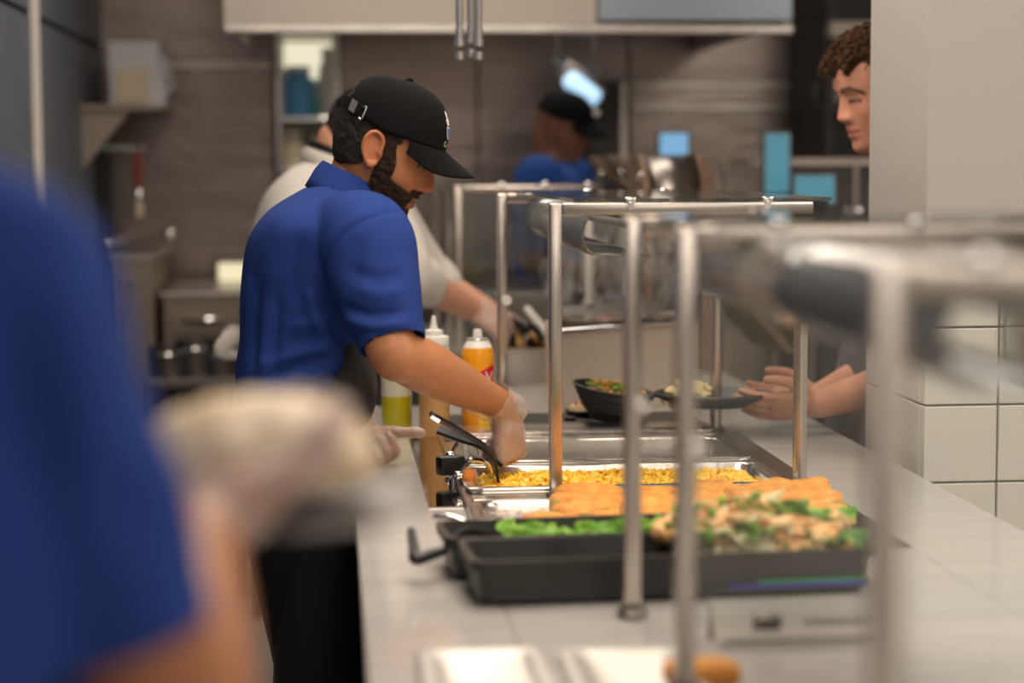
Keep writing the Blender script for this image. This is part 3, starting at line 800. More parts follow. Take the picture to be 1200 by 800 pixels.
# ---- the customer behind the column --------------------------------------
def customer():
    D = 4.30
    q = lambda x, y, d=D: P(x, y, d)
    o0 = q(1030, 107); T = frame_head(o0, math.radians(180 + 12), math.radians(13), 0, 1.05)
    base = q(1090, 600); base.z = 0
    root = thing('person', base, 'young customer with curly brown hair holding out a dark plate beside the column', 'person', None)
    f = {'nose': .92, 'brow': (.06, .028, .016), 'lip': (.58, .17, .15)}
    sk = MB(); head_mb(sk, T, f)
    nb = q(1072, 215); nt = T @ Vector((-.03, 0, -.055))
    sk.tube([nb - Zv * .06, nb.lerp(nt, .4), nt + Vector((0, 0, .02))], [.07, .055, .054], seg=24, n=6)
    torso = [(1022, 560, .10, .16), (1028, 470, .10, .15), (1056, 380, .105, .165), (1088, 310, .105, .185), (1084, 262, .09, .19), (1078, 235, .07, .13), (1073, 218, .055, .075)]
    def tsec(dr=0): return [(q(x, y), Xv * (a + dr), Yv * (b + dr)) for x, y, a, b in torso]
    sk.loft(tsec(-.015), seg=28, n=4)
    LS, LE, LW = q(1085, 270, 4.16), q(1056, 446, 4.16), q(957, 474, 4.03)          # his left, near the camera
    RS, RE, RW = q(1085, 270, 4.48), q(1050, 420, 4.42), q(960, 464, 4.16)
    for a, b, c in ((LS, LE, LW), (RS, RE, RW)):
        sk.tube([a, a.lerp(b, .5), b, b.lerp(c, .3), b.lerp(c, .75), c], [.055, .048, .042, .043, .034, .029], seg=20, n=6)
    lh = dict(xdir=(-1, -.03, -.02), dorsal=(-.05, -.70, -.62), left=True, curls=((6, 14, 8), (6, 14, 8), (8, 16, 8), (10, 18, 10)), thumb=((.75, .62, -.15), (.95, .25, -.15), (1, .0, -.1)), s=1.0)
    rh = dict(xdir=(-1, -.05, -.02), dorsal=(-.05, .7, -.62), left=False, curls=((6, 14, 8), (6, 14, 8), (8, 16, 8), (10, 18, 10)), thumb=((.75, .62, -.15), (.95, .25, -.15), (1, .05, -.1)), s=.95)
    hand(sk, LW, **lh, spread=.015); hand(sk, RW, **rh, spread=.015)
    me = remesh(sk, .0035, 3, .4)
    paint(me, SKIN_B, T, f)
    link_mesh('body', me, M['skin'], root)
    eye_children(T, root)
    sm = MB(); sm.loft(tsec(0), seg=36, n=5)
    for a, b in ((LS, LE), (RS, RE)):
        d = (b - a).normalized(); sm.tube([a, a.lerp(b, .4), a.lerp(b, .68)], [.078, .072, .066], seg=22, n=5)
    se = remesh(sm, .008, 7, .5); folds(se, [], .005, 8)
    cut(se, [(q(1073, 222), Vector((0, 0, 1)), .08)])
    o = link_mesh('t_shirt', se, M['shirt_dark'], root); solidify(o, .003)
    tm = MB(); hips = q(1022, 560); feet = [Vector((hips.x + .02, D - .11, 0)), Vector((hips.x + .02, D + .12, 0))]
    tm.loft([(hips + Zv * .06, Xv * .095, Yv * .15), (hips, Xv * .10, Yv * .165), (hips - Zv * .12, Xv * .09, Yv * .15)], seg=30, n=4)
    legs_mb(tm, hips - Zv * .08, feet, (.095, .07, .055))
    link_mesh('trousers', remesh(tm, .010, 6, .5), M['trousers'], root)
    shoes(root, feet, (-1, 0, 0))
    def hmask(p):
        return max(min(p.z - .060 - .012 * math.sin(p.y * 140), .2), min(.010 - p.x, p.z + .045), min(.024 - p.x, p.z - .02))
    hm = shell(T, f, hmask, .017, .013, 38)
    h = link_mesh('hair', hm, M['hair_brown'], root)
    # loose curls standing off the head
    m = MB(); rnd = random.Random(5)
    for k in range(420):
        a = rnd.uniform(-2.6, 2.6); z = rnd.uniform(.058, .12)
        p = head_point(z, a, f)
        if hmask(p) <= 0: continue
        n = Vector((p.x, p.y * 1.2, p.z * .8)).normalized(); t1 = n.orthogonal().normalized(); t1 = Quaternion(n, rnd.uniform(0, 6.28)) @ t1
        L = rnd.uniform(.016, .032)
        pts = [p + n * .006, p + n * (.012 + L * .3) + t1 * L * .15, p + n * (.012 + L * .55) + t1 * L * .5, p + n * (.010 + L * .45) + t1 * L * .85 + Vector((.006, 0, -.004))]
        m.tube([T @ v for v in pts], [.0032, .003, .0022, .0008], seg=6, n=3, round_caps=False)
    m.build('curls', M['hair_brown'], h)
    # the plate he holds, with a scoop of mash
    pc = q(836, 470, 4.09)
    pl = thing('dinner_plate', pc, 'dark grey plate with a pale scoop of mash held out over the guard', 'plate')
    R = Matrix.Rotation(math.radians(0), 3, 'Y') @ Matrix.Rotation(math.radians(-1.5), 3, 'X')
    m = MB()
    prof = [(.001, 0), (.075, 0), (.085, .003), (.125, .016), (.128, .020), (.125, .0225), (.088, .010), (.075, .007), (.001, .006)]
    m.lathe([(r, z * 1.35 - .010) for r, z in prof], pc, 48, axis=R @ Zv)
    m.build('plate_body', M['stoneware'], pl)
    mm = MB()
    cm = q(812, 461, 4.09)
    mm.ball(cm + Vector((-.01, 0, -.004)), (.048, .045, .030), seg=30, noise_amp=.012, noise_scale=42)
    mm.ball(cm + Vector((.012, .01, .006)), (.026, .024, .018), seg=20, noise_amp=.010, noise_scale=50)
    mash = mm.build('mash', M['mash'], pl)
    hb = MB(); rnd = random.Random(2)
    for k in range(14):
        a = rnd.uniform(0, 6.28); e = rnd.uniform(.3, 1.2)
        hb.box(cm + Vector((-.01 + .046 * math.cos(a) * math.cos(e), .043 * math.sin(a) * math.cos(e), -.003 + .03 * math.sin(e))), (.004, .003, .0015), rz=a)
    hb.build('herb_flecks', M['green_dark'], mash)['kind'] = 'stuff'
    cr = MB(); cr.ball(q(782, 469, 4.07), (.012, .01, .007), seg=14, noise_amp=.004, noise_scale=80).ball(q(788, 469, 4.11), (.01, .01, .006), seg=14, noise_amp=.004, noise_scale=80)
    cr.build('rice_morsel', M['mash'], pl)
    return root

# ---- white coated cook behind the server ---------------------------------
def cook():
    D = 5.0
    q = lambda x, y, d=D: P(x, y, d)
    T = frame_head(q(421, 160), 0, math.radians(28), 0, .98)
    base = q(365, 700); base.z = 0
    root = thing('person', base, 'cook in off-white coat and black cap standing behind the bearded server', 'person', 'people behind the serving counter')
    f = {}
    sk = MB(); head_mb(sk, T, f)
    nb = q(396, 198); nt = T @ Vector((-.03, 0, -.055))
    sk.tube([nb - Zv * .05, nb.lerp(nt, .4), nt + Vector((0, 0, .02))], [.075, .060, .058], seg=22, n=5)
    torso = [(352, 470, .135, .18), (354, 420, .145, .18), (358, 360, .155, .19), (364, 300, .155, .20), (370, 250, .14, .205), (378, 215, .105, .17), (388, 192, .066, .09)]
    def tsec(dr=0): return [(q(x, y), Xv * (a + dr) - Zv * .2 * (a + dr), Yv * (b + dr)) for x, y, a, b in torso]
    sk.loft(tsec(-.02), seg=28, n=4)
    RS, RE, RW = q(428, 232, 4.84), q(478, 322, 4.76), q(552, 362, 4.92)
    LS, LE, LW = q(428, 232, 5.16), q(500, 325, 5.22), q(574, 366, 5.16)
    for a, b, c in ((RS, RE, RW), (LS, LE, LW)):
        sk.tube([a, a.lerp(b, .5), b, b.lerp(c, .4), c], [.055, .05, .044, .042, .031], seg=18, n=6)
    rh = dict(xdir=(.85, .1, -.45), dorsal=(.3, -.65, .5), left=False, curls=((45, 55, 35),) * 4, thumb=((.85, .5, -.3), (.9, .2, -.35), (.9, .1, -.3)))
    lh = dict(xdir=(.8, -.1, -.55), dorsal=(.4, .5, .6), left=True, curls=((40, 50, 35),) * 4, thumb=((.85, .5, -.3), (.9, .2, -.35), (.9, .1, -.3)))
    hand(sk, RW, **rh); hand(sk, LW, **lh)
    me = remesh(sk, .005, 3, .4); paint(me, (.58, .30, .20), T, f)
    link_mesh('body', me, M['skin'], root)
    for wr, hd in ((RW, rh), (LW, lh)):
        g = MB(); hand(g, wr, **hd, inf=.004)
        tag(link_mesh('glove', remesh(g, .006, 3, .5), M['glove'], root), 'clear plastic glove')
    cm = MB(); cm.loft(tsec(0), seg=40, n=5)
    for a, b, c in ((RS, RE, RW), (LS, LE, LW)):
        e = b.lerp(c, .20)
        cm.tube([a + Vector((-.04, 0, .0)), a.lerp(b, .1), a.lerp(b, .55), b, e], [.09, .092, .080, .070, .060], seg=24, n=6)
        d = (c - b).normalized()
        cm.tube([b.lerp(c, .06), b.lerp(c, .16), b.lerp(c, .25)], [.058, .067, .062], seg=24, n=4)
    ce = remesh(cm, .008, 6, .5)
    folds(ce, [(q(440, 280, 4.7), q(490, 330, 4.68), .02, .006), (q(460, 275, 4.7), q(500, 330, 4.68), .014, -.005)], .007, 7)
    cut(ce, [(q(388, 190), Vector((.2, 0, 1)), .09)])
    coat = link_mesh('coat', ce, M['coat'], root); solidify(coat, .003)
    cc = q(388, 192); ca, cu, cv = frame_of(Vector((.35, 0, .93)), (1, 0, -.4))
    for nm, mt, hs in (('collar', M['coat'], ((-.01, .088), (.02, .076), (.034, .070), (.030, .066))), ('neckband', M['black'], ((.022, .077), (.040, .0725), (.041, .068)))):
        m = MB().rings([[cc + ca * h_ + cu * r * math.cos(t) + cv * r * math.sin(t) for t in np.linspace(0, 2 * math.pi, 40, endpoint=False)] for h_, r in hs], cap=False)
        solidify(m.build(nm, mt, coat), .002)
    tm = MB(); hips = q(352, 480); feet = [Vector((hips.x + .04, D - .12, 0)), Vector((hips.x, D + .12, 0))]
    tm.loft([(hips + Zv * .05, Xv * .12, Yv * .17), (hips, Xv * .115, Yv * .17), (hips - Zv * .12, Xv * .09, Yv * .15)], seg=28, n=4)
    legs_mb(tm, hips - Zv * .08, feet, (.10, .075, .06))
    link_mesh('trousers', remesh(tm, .012, 6, .5), M['trousers'], root)
    shoes(root, feet)
    # apron bow at the back
    m = MB(); b = q(272, 402, 5.0)
    m.tube([b + Vector((.05, 0, .02)), b + Vector((.0, -.02, .015)), b + Vector((-.025, -.02, -.02)), b + Vector((.02, -.01, -.035))], [.012, .022, .020, .01], seg=10, n=4, flat=.35)
    m.tube([b + Vector((.05, 0, .02)), b + Vector((.0, .03, .025)), b + Vector((-.015, .03, -.01)), b + Vector((.03, .01, -.01))], [.012, .02, .018, .01], seg=10, n=4, flat=.35)
    m.build('apron_bow', M['coat'], root)
    def hmask(p): return max(min(-.024 - p.x, p.z + .035), min(p.z - .014, .032 - p.x))
    link_mesh('hair', shell(T, f, hmask, .004, .002, 50), M['hair_black'], root)
    make_cap(T, root, opening=False)

# ---- blue shirted worker far behind --------------------------------------
def far_worker():
    D = 6.7
    q = lambda x, y, d=D: P(x, y, d)
    T = frame_head(q(658, 150), math.radians(-12), math.radians(14), 0, 1.02)
    base = q(650, 600); base.z = 0
    root = thing('person', base, 'distant worker in black cap and blue shirt seen through the glass by the hood', 'person', 'people behind the serving counter')
    f = {}
    sk = MB(); head_mb(sk, T, f)
    nb = q(650, 192); nt = T @ Vector((-.03, 0, -.055))
    sk.tube([nb - Zv * .05, nb.lerp(nt, .4), nt + Vector((0, 0, .02))], [.075, .060, .058], seg=18, n=5)
    torso = [(646, 330, .13, .18), (648, 270, .135, .19), (648, 225, .13, .20), (649, 202, .10, .17), (650, 190, .066, .09)]
    sec = lambda dr: [(q(x, y), Xv * (a + dr), Yv * (b + dr)) for x, y, a, b in torso]
    sk.loft(sec(-.02), seg=24, n=4)
    RS, RE, RW = q(632, 212, 6.50), q(622, 300, 6.46), q(668, 318, 6.42)
    LS, LE, LW = q(668, 212, 6.9), q(676, 300, 6.92), q(705, 318, 6.8)
    for a, b, c in ((RS, RE, RW), (LS, LE, LW)):
        sk.tube([a, a.lerp(b, .5), b, b.lerp(c, .4), c], [.055, .05, .044, .042, .031], seg=16, n=5)
    hand(sk, RW, (.9, 0, -.3), (.2, -.5, .8), False, ((35, 45, 30),) * 4, ((.85, .5, -.3), (.9, .2, -.35), (.9, .1, -.3)))
    hand(sk, LW, (.9, 0, -.3), (.2, .5, .8), True, ((35, 45, 30),) * 4, ((.85, .5, -.3), (.9, .2, -.35), (.9, .1, -.3)))
    me = remesh(sk, .006, 3, .4); paint(me, (.15, .065, .04), T, f)  # skin colour lowered to imitate a face in shadow
    link_mesh('body', me, M['skin'], root)
    sm = MB(); sm.loft(sec(0), seg=30, n=4)
    for a, b in ((RS, RE), (LS, LE)): sm.tube([a, a.lerp(b, .4), a.lerp(b, .75)], [.09, .082, .072], seg=20, n=5)
    link_mesh('polo_shirt', remesh(sm, .010, 6, .5), M['polo_far'], root)
    tm = MB(); hips = q(646, 345); feet = [Vector((hips.x, D - .12, 0)), Vector((hips.x, D + .12, 0))]
    tm.loft([(hips + Zv * .06, Xv * .12, Yv * .17), (hips, Xv * .115, Yv * .17), (hips - Zv * .12, Xv * .09, Yv * .15)], seg=24, n=4)
    legs_mb(tm, hips - Zv * .08, feet, (.10, .075, .06))
    link_mesh('trousers', remesh(tm, .014, 6, .5), M['trousers'], root)
    shoes(root, feet)
    cap, cq, zb = make_cap(T, root, opening=False)
    p = cq(-10, .075, 1.01); m = MB(); m.ball(p, .012, seg=10)
    tag(m.build('crest', M['white'], cap), 'pale round crest')

# ---- blurred server at the near left -------------------------------------
def near_server():
    D = 1.16
    q = lambda x, y, d=D: P(x, y, d)
    base = q(-150, 800); base.z = 0
    root = thing('person', base, 'blurred server in royal blue short sleeve polo carrying a filled flatbread', 'person', 'people behind the serving counter')
    T = frame_head(q(-345, 0, 1.22), math.radians(28), math.radians(18), 0, 1.0)
    f = {}
    sk = MB(); head_mb(sk, T, f)
    nb = q(-265, 205, 1.2); nt = T @ Vector((-.03, 0, -.055))
    sk.tube([nb - Zv * .05, nb.lerp(nt, .4), nt + Vector((0, 0, .02))], [.075, .060, .058], seg=20, n=5)
    ax = Vector((math.cos(.6), math.sin(.6), 0)); ay = Zv.cross(ax)          # chest looks right and away
    torso = [(-150, 1330, .10, .155), (-150, 1130, .105, .155), (-155, 900, .11, .16), (-160, 680, .115, .17), (-175, 470, .115, .165), (-185, 350, .10, .155), (-235, 262, .07, .11), (-262, 205, .055, .07)]
    sec = lambda dr: [(q(x, y, 1.2), ax * (a + dr), ay * (b + dr)) for x, y, a, b in torso]
    sk.loft(sec(-.018), seg=28, n=4)
    RS, RE, RW = q(0, 335, 1.14), q(212, 862, 1.15), q(232, 628, 1.30)
    LS = RS + ay * .36; LE = LS + Vector((-.03, .02, -.28)); LW = LE + Vector((.06, .02, -.24))
    sk.tube([RS, RS.lerp(RE, .5), RE, RE.lerp(RW, .3), RE.lerp(RW, .75), RW], [.050, .046, .043, .043, .034, .028], seg=22, n=6)
    sk.tube([LS, LS.lerp(LE, .5), LE, LE.lerp(LW, .4), LW], [.055, .05, .044, .042, .029], seg=18, n=6)
    rh = dict(xdir=(.55, .55, .35), dorsal=(-.6, .1, .7), left=False, curls=((35, 35, 20), (35, 35, 20), (35, 35, 20), (38, 35, 20)), thumb=((.6, .7, .1), (.9, .35, .2), (1, .1, .1)))
    rh = dict(xdir=(.36, .90, .26), dorsal=(.25, .10, -.95), left=False, curls=((10, 16, 10), (10, 16, 10), (10, 16, 10), (10, 16, 10)), thumb=((.6, .75, -.2), (.85, .5, -.45), (.95, .2, -.3)))
    hand(sk, RW, **rh)
    hand(sk, LW, (.8, .5, 0), (.0, .3, .9), True, ((30, 40, 25),) * 4, ((.85, .5, -.3), (.9, .2, -.35), (.9, .1, -.3)))
    me = remesh(sk, .005, 3, .4); paint(me, (.31, .125, .055), T, f)  # skin tone darkened to stand in for the shade on him
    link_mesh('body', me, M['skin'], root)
    g = MB(); hand(g, RW, **rh, inf=.004); gm = remesh(g, .005, 3, .5); folds(gm, [], .003, 36)
    tag(link_mesh('glove', gm, M['glove'], root), 'clear plastic glove under the flatbread')
    pm = MB(); pm.loft(sec(.004), seg=44, n=5)
    d = (RE - RS).normalized(); hem = RS.lerp(RE, .77)
    pm.tube([RS + Vector((-.06, .02, .01)), RS, RS.lerp(RE, .3), RS.lerp(RE, .6), hem, hem + d * .05], [.060, .064, .060, .054, .050, .050], seg=28, n=6)
    dl = (LE - LS).normalized(); heml = LS.lerp(LE, .75)
    pm.tube([LS - ay * .05, LS, LS.lerp(LE, .4), heml, heml + dl * .05], [.07, .082, .078, .07, .07], seg=24, n=6)
    pe = remesh(pm, .008, 7, .5); folds(pe, [(q(20, 420, 1.09), q(60, 640, 1.09), .018, -.014), (q(90, 330, 1.09), q(110, 600, 1.09), .02, .006), (q(110, 560, 1.09), q(215, 640, 1.09), .02, -.008), (q(40, 300, 1.09), q(-40, 520, 1.09), .02, -.012)], .010, 7)
    cut(pe, [(hem, d, .10), (heml, dl, .14), (q(-262, 215, 1.2), Zv, .08)])
    o = link_mesh('polo_shirt', pe, M['polo'], root); solidify(o, .003)
    cc = q(-260, 218, 1.2); ca, cu, cv = frame_of(Vector((.2, .1, .95)), ax)
    m = MB().rings([[cc + ca * h_ + cu * r * math.cos(t) + cv * r * math.sin(t) for t in np.linspace(0, 2 * math.pi, 40, endpoint=False)] for h_, r in ((-.015, .095), (.02, .078), (.032, .070), (.028, .066))], cap=False)
    solidify(m.build('collar', M['polo'], o), .002)
    tm = MB(); hips = q(-150, 1350, 1.2); feet = [Vector((hips.x + .06, 1.08, 0)), Vector((hips.x - .04, 1.32, 0))]
    tm.loft([(hips + Zv * .08, ax * .10, ay * .15), (hips, ax * .105, ay * .16), (hips - Zv * .12, ax * .09, ay * .14)], seg=28, n=4)
    legs_mb(tm, hips - Zv * .08, feet, (.095, .07, .055), fwd=ax)
    link_mesh('trousers', remesh(tm, .012, 6, .5), M['trousers'], root)
    shoes(root, feet, ax)
    a2 = MB(); a2.loft([(q(-150, 780, 1.22) + ax * .02, ax * .115, ay * .165), (q(-150, 1000, 1.22), ax * .13, ay * .17), (q(-150, 1500, 1.22), ax * .14, ay * .18), (q(-150, 2200, 1.22), ax * .14, ay * .18)], seg=30, n=5)
    link_mesh('apron', remesh(a2, .010, 5, .5), M['trousers'], root)
    link_mesh('hair', shell(T, f, lambda p: max(min(-.024 - p.x, p.z + .04), p.z - .05), .007, .004, 50), M['hair_black'], root)
    make_cap(T, root, opening=False)
    # flatbread on a grey plate
    pc = q(345, 598, 1.42)
    pl = thing('serving_plate', pc, 'small grey plate under the blurred flatbread at the near left', 'plate')
    m = MB(); n = Vector((.0, -.10, 1)).normalized()
    m.lathe([(.001, 0), (.055, 0), (.088, .006), (.090, .010), (.086, .011), (.052, .005), (.001, .005)], pc, 40, axis=n)
    m.build('plate_body', M['plate_grey'], pl)
    fb = thing('filled_flatbread', pc, 'pale folded flatbread with filling held in a gloved hand', 'sandwich')
    m = MB(); c = q(302, 525, 1.42)
    bm = m.bm; rows = []
    for i in range(25):
        t = math.radians(-18 + 216 * i / 24); row = []
        for j in range(25):
            a = -1 + 2 * j / 24
            prof = math.sqrt(max(0, 1 - abs(a) ** 2.4))
            r = (.018 + .030 * prof)
            zz = .052 * prof
            wob = .006 * noise.noise(Vector((i * .3, j * .3, 3)))
            row.append(bm.verts.new(c + Vector((a * .088, -math.cos(t) * (r + wob), math.sin(t) * (zz + wob) - .012))))
        rows.append(row)
    for i in range(24):
        for j in range(24): bm.faces.new((rows[i][j], rows[i][j + 1], rows[i + 1][j + 1], rows[i + 1][j]))
    o = m.build('flatbread', M['flatbread'], fb); solidify(o, .005)
    m = MB(); rnd = random.Random(9)
    for k in range(26):
        m.ball(c + Vector((rnd.uniform(-.07, .075), rnd.uniform(-.012, .012), rnd.uniform(-.02, .012))), (rnd.uniform(.008, .014), .008, .007), seg=8, noise_amp=.004, noise_scale=60)
    tag(m.build('filling', M['filling'], fb), kind='stuff')
    m = MB(); cc = q(412, 548, 1.42)
    m.ball(cc, (.020, .016, .013), seg=14, noise_amp=.005, noise_scale=70)
    tag(m.build('carrot_piece', M['orange_food'], fb), 'orange piece spilling from the end')
# ------------------------------------------------------------------ food and small materials
M['mash'] = mat('mashed_potato', (.80, .62, .34), .6, bump=(120, .5))
M['green_dark'] = mat('herb_green', (.07, .16, .03), .6)
M['flatbread'] = mat('flatbread', (.74, .64, .50), .7, var=((.60, .45, .28), 14), bump=(60, .4))
M['filling'] = mat('bread_filling', (.42, .20, .07), .6, var=((.62, .42, .2), 60))
M['orange_food'] = mat('orange_food', (.75, .24, .04), .5)
M['plate_grey'] = mat('grey_plate', (.09, .085, .08), .5)
M['corn'] = mat('sweetcorn', (.92, .52, .02), .35, var=((.94, .66, .08), 70), spec=.6)
M['corn2'] = mat('roast_pepper', (.70, .16, .03), .4)
M['cutlet'] = mat('golden_crumb', (.80, .36, .06), .6, var=((.62, .22, .028), 40), bump=(160, .9), bdist=.004)
M['bread_side'] = mat('pale_crumb_side', (.80, .58, .25), .7, var=((.70, .42, .12), 50), bump=(140, .8), bdist=.004)
M['lettuce'] = mat('fresh_lettuce', (.12, .34, .02), .45, var=((.28, .50, .06), 22))
M['lettuce_dark'] = mat('dark_lettuce', (.05, .16, .015), .45, var=((.12, .28, .03), 22))
M['chicken'] = mat('roast_chicken', (.86, .60, .30), .5, var=((.80, .42, .14), 40), bump=(90, .4))
M['cabbage'] = mat('pale_cabbage', (.84, .74, .46), .5)
M['tomato'] = mat('tomato', (.62, .08, .03), .3)
M['noodle'] = mat('fried_noodles', (.66, .36, .10), .5)
M['oil'] = mat('yellow_green_oil', (.46, .40, .008), .15, spec=.6)
M['bottle_clear'] = mat('cloudy_squeeze_bottle', (.62, .58, .46), .3)
M['sauce'] = mat('tan_sauce', (.50, .27, .10), .3)
M['can'] = mat('orange_yellow_can', (.90, .36, .01), .22, spec=.6)
M['can_yellow'] = mat('yellow_label', (.90, .52, .01), .3)
M['red'] = mat('red_label', (.62, .012, .02), .35)
M['silver_label'] = mat('silver_label', (.6, .58, .56), .3, .7)
M['print'] = mat('label_print', (.35, .09, .01), .6)
M['card'] = mat('card_paper', (.74, .70, .65), .6)
M['ink'] = mat('dark_ink', (.10, .085, .08), .7)
M['brown_panel'] = mat('brown_side_panel', (.20, .125, .08), .5, var=((.15, .09, .06), 8, (1, 1, 4)))
M['bun'] = mat('bun', (.78, .45, .16), .6, bump=(60, .3))
M['blue_box'] = mat('blue_plastic', (.12, .45, .80), .35)
M['green_box'] = mat('green_plastic', (.10, .40, .26), .35)
M['red_handle'] = mat('red_brown_handle', (.22, .035, .02), .45)
M['label_tan'] = mat('tan_label', (.66, .55, .40), .6)
M['pale_box'] = mat('cloudy_container', (.62, .63, .66), .4)
M['lit'] = mat('lit_panel', (.9, .85, .6), .5, emit=.75, emit_color=(1, .92, .62))
M['screen'] = mat('blue_screen', (.02, .05, .07), .2, emit=.55, emit_color=(.18, .55, .68))
M['screen2'] = mat('bright_blue_screen', (.02, .05, .07), .2, emit=.9, emit_color=(.30, .62, .95))
M['lamp'] = mat('warm_tube', (1, .9, .75), .4, emit=2.5, emit_color=(1, .80, .58))
M['tape_green'] = mat('green_tape', (.01, .28, .10), .3)
M['tape_blue'] = mat('blue_tape', (.05, .04, .42), .3)
M['dark_cab'] = mat('dark_cabinet', (.020, .017, .015), .4)
M['tile'] = mat('white_glazed_tile', (.62, .59, .54), .25)
M['grout'] = mat('grey_grout', (.50, .475, .44), .9)

ZC = 0.92
def PX(px, d, py=400): return P(px, py, d).x
def PZ(py, d, px=500): return P(px, py, d).z

# ------------------------------------------------------------------ the room
def struct(name, mb, m, parent=None, smooth=False):
    o = mb.build(name, m, parent, smooth)
    if parent is None: o['kind'] = 'structure'
    return o
XL = PX(122, 7.7, 120)
def room():
    struct('floor', MB().bx((XL - .2, -3.2, -.08), (4.7, 8.0, 0)), M['floor'])
    struct('ceiling', MB().bx((XL - .2, -3.2, 2.95), (4.7, 8.0, 3.05)), M['plaster'])
    struct('wall_near', MB().bx((XL - .2, -3.2, 0), (4.7, -3.0, 2.95)), M['wall_light'])
    struct('wall_right', MB().bx((4.5, -3.0, 0), (4.7, 8.0, 2.95)), M['wall_light'])
    wl = struct('wall_left', MB().bx((XL - .2, -3.0, 0), (XL - .02, 7.7, 2.95)), M['rubber'])
    y = 1.6; k = 0
    while y < 7.6:                                   # large blue-grey cladding panels
        y1 = min(y + (1.02 if k else .86), 7.69)
        for z0, z1 in ((0, .95), (.96, 1.93), (1.94, 2.95)):
            MB().bx((XL - .02, y + .004, z0), (XL, y1 - .004, z1 - .006), .003).build('cladding_panel', M['paint_dark'], wl, False)
        y = y1; k += 1
    yt = 5.62
    for i, yy in enumerate(np.arange(4.5, 7, .02)):
        if (P(40, 120, yy).x) >= XL: pass
    # trim: where the photo's pale strip crosses the left wall
    lo, hi = 4.0, 7.6
    for _ in range(40):
        mid = (lo + hi) / 2
        if P(41, 120, mid).x < XL: hi = mid
        else: lo = mid
    # P.x falls with depth left of the vanishing point
    yt = (lo + hi) / 2
    struct('trim_1', MB().bx((XL - .005, yt - .05, 0), (XL + .012, yt + .05, 2.95), .003), M['card'])
    wb = struct('wall_back', MB().bx((XL - .2, 7.7, 0), (4.5, 7.9, 2.95)), M['steel_dark'])
    for a, b in ((124, 326), (402, 560), (562, 735), (737, 938)):
        MB().bx((PX(a, 7.68), 7.67, .1), (PX(b, 7.68), 7.70, 2.6), .004).build('steel_panel', M['steel_wall'], wb, False)
    for a, b, yy in ((128, 322, 76), (740, 936, 100), (740, 936, 126)):  # first is a fold rail; the other two strips imitate reflected stripes
        MB().bx((PX(a, 7.65), 7.645, PZ(yy + 4, 7.65)), (PX(b, 7.65), 7.67, PZ(yy - 4, 7.65)), .004).build('rail_reflection_strip', M['steel'], wb, False)
    struct('baseboard_back', MB().bx((XL, 7.64, 0), (4.5, 7.70, .1)), M['steel_dark'])
    # square column, plain above and tiled below the counter guard
    x0, x1 = PX(1018, 4.0, 200), PX(1018, 4.0, 200) + .55
    col = struct('column', MB().bx((x0 + .012, 3.62, 0), (x1, 3.99, 2.95)), M['grout'])
    zt = 1.30
    MB().bx((x0, 3.60, zt), (x1 + .01, 4.0, 2.95), .004).build('column_casing', M['paint_col'], col, False)
    w_, h_ = .145, .148
    z = 0.0
    while z < zt - .01:
        zz = min(z + h_, zt)
        for i in range(4):
            xa = x0 + i * w_
            xb = min(xa + w_, x1 + .01)
            if xb - xa > .02: MB().bx((xa + .002, 3.60, z + .002), (xb - .002, 3.625, zz - .002), .002).build('tile', M['tile'], col, False)
        for i in range(3):
            ya = 3.625 + i * .125
            MB().bx((x0, ya + .002, z + .002), (x0 + .014, ya + .123, zz - .002), .002).build('tile', M['tile'], col, False)
        z += h_

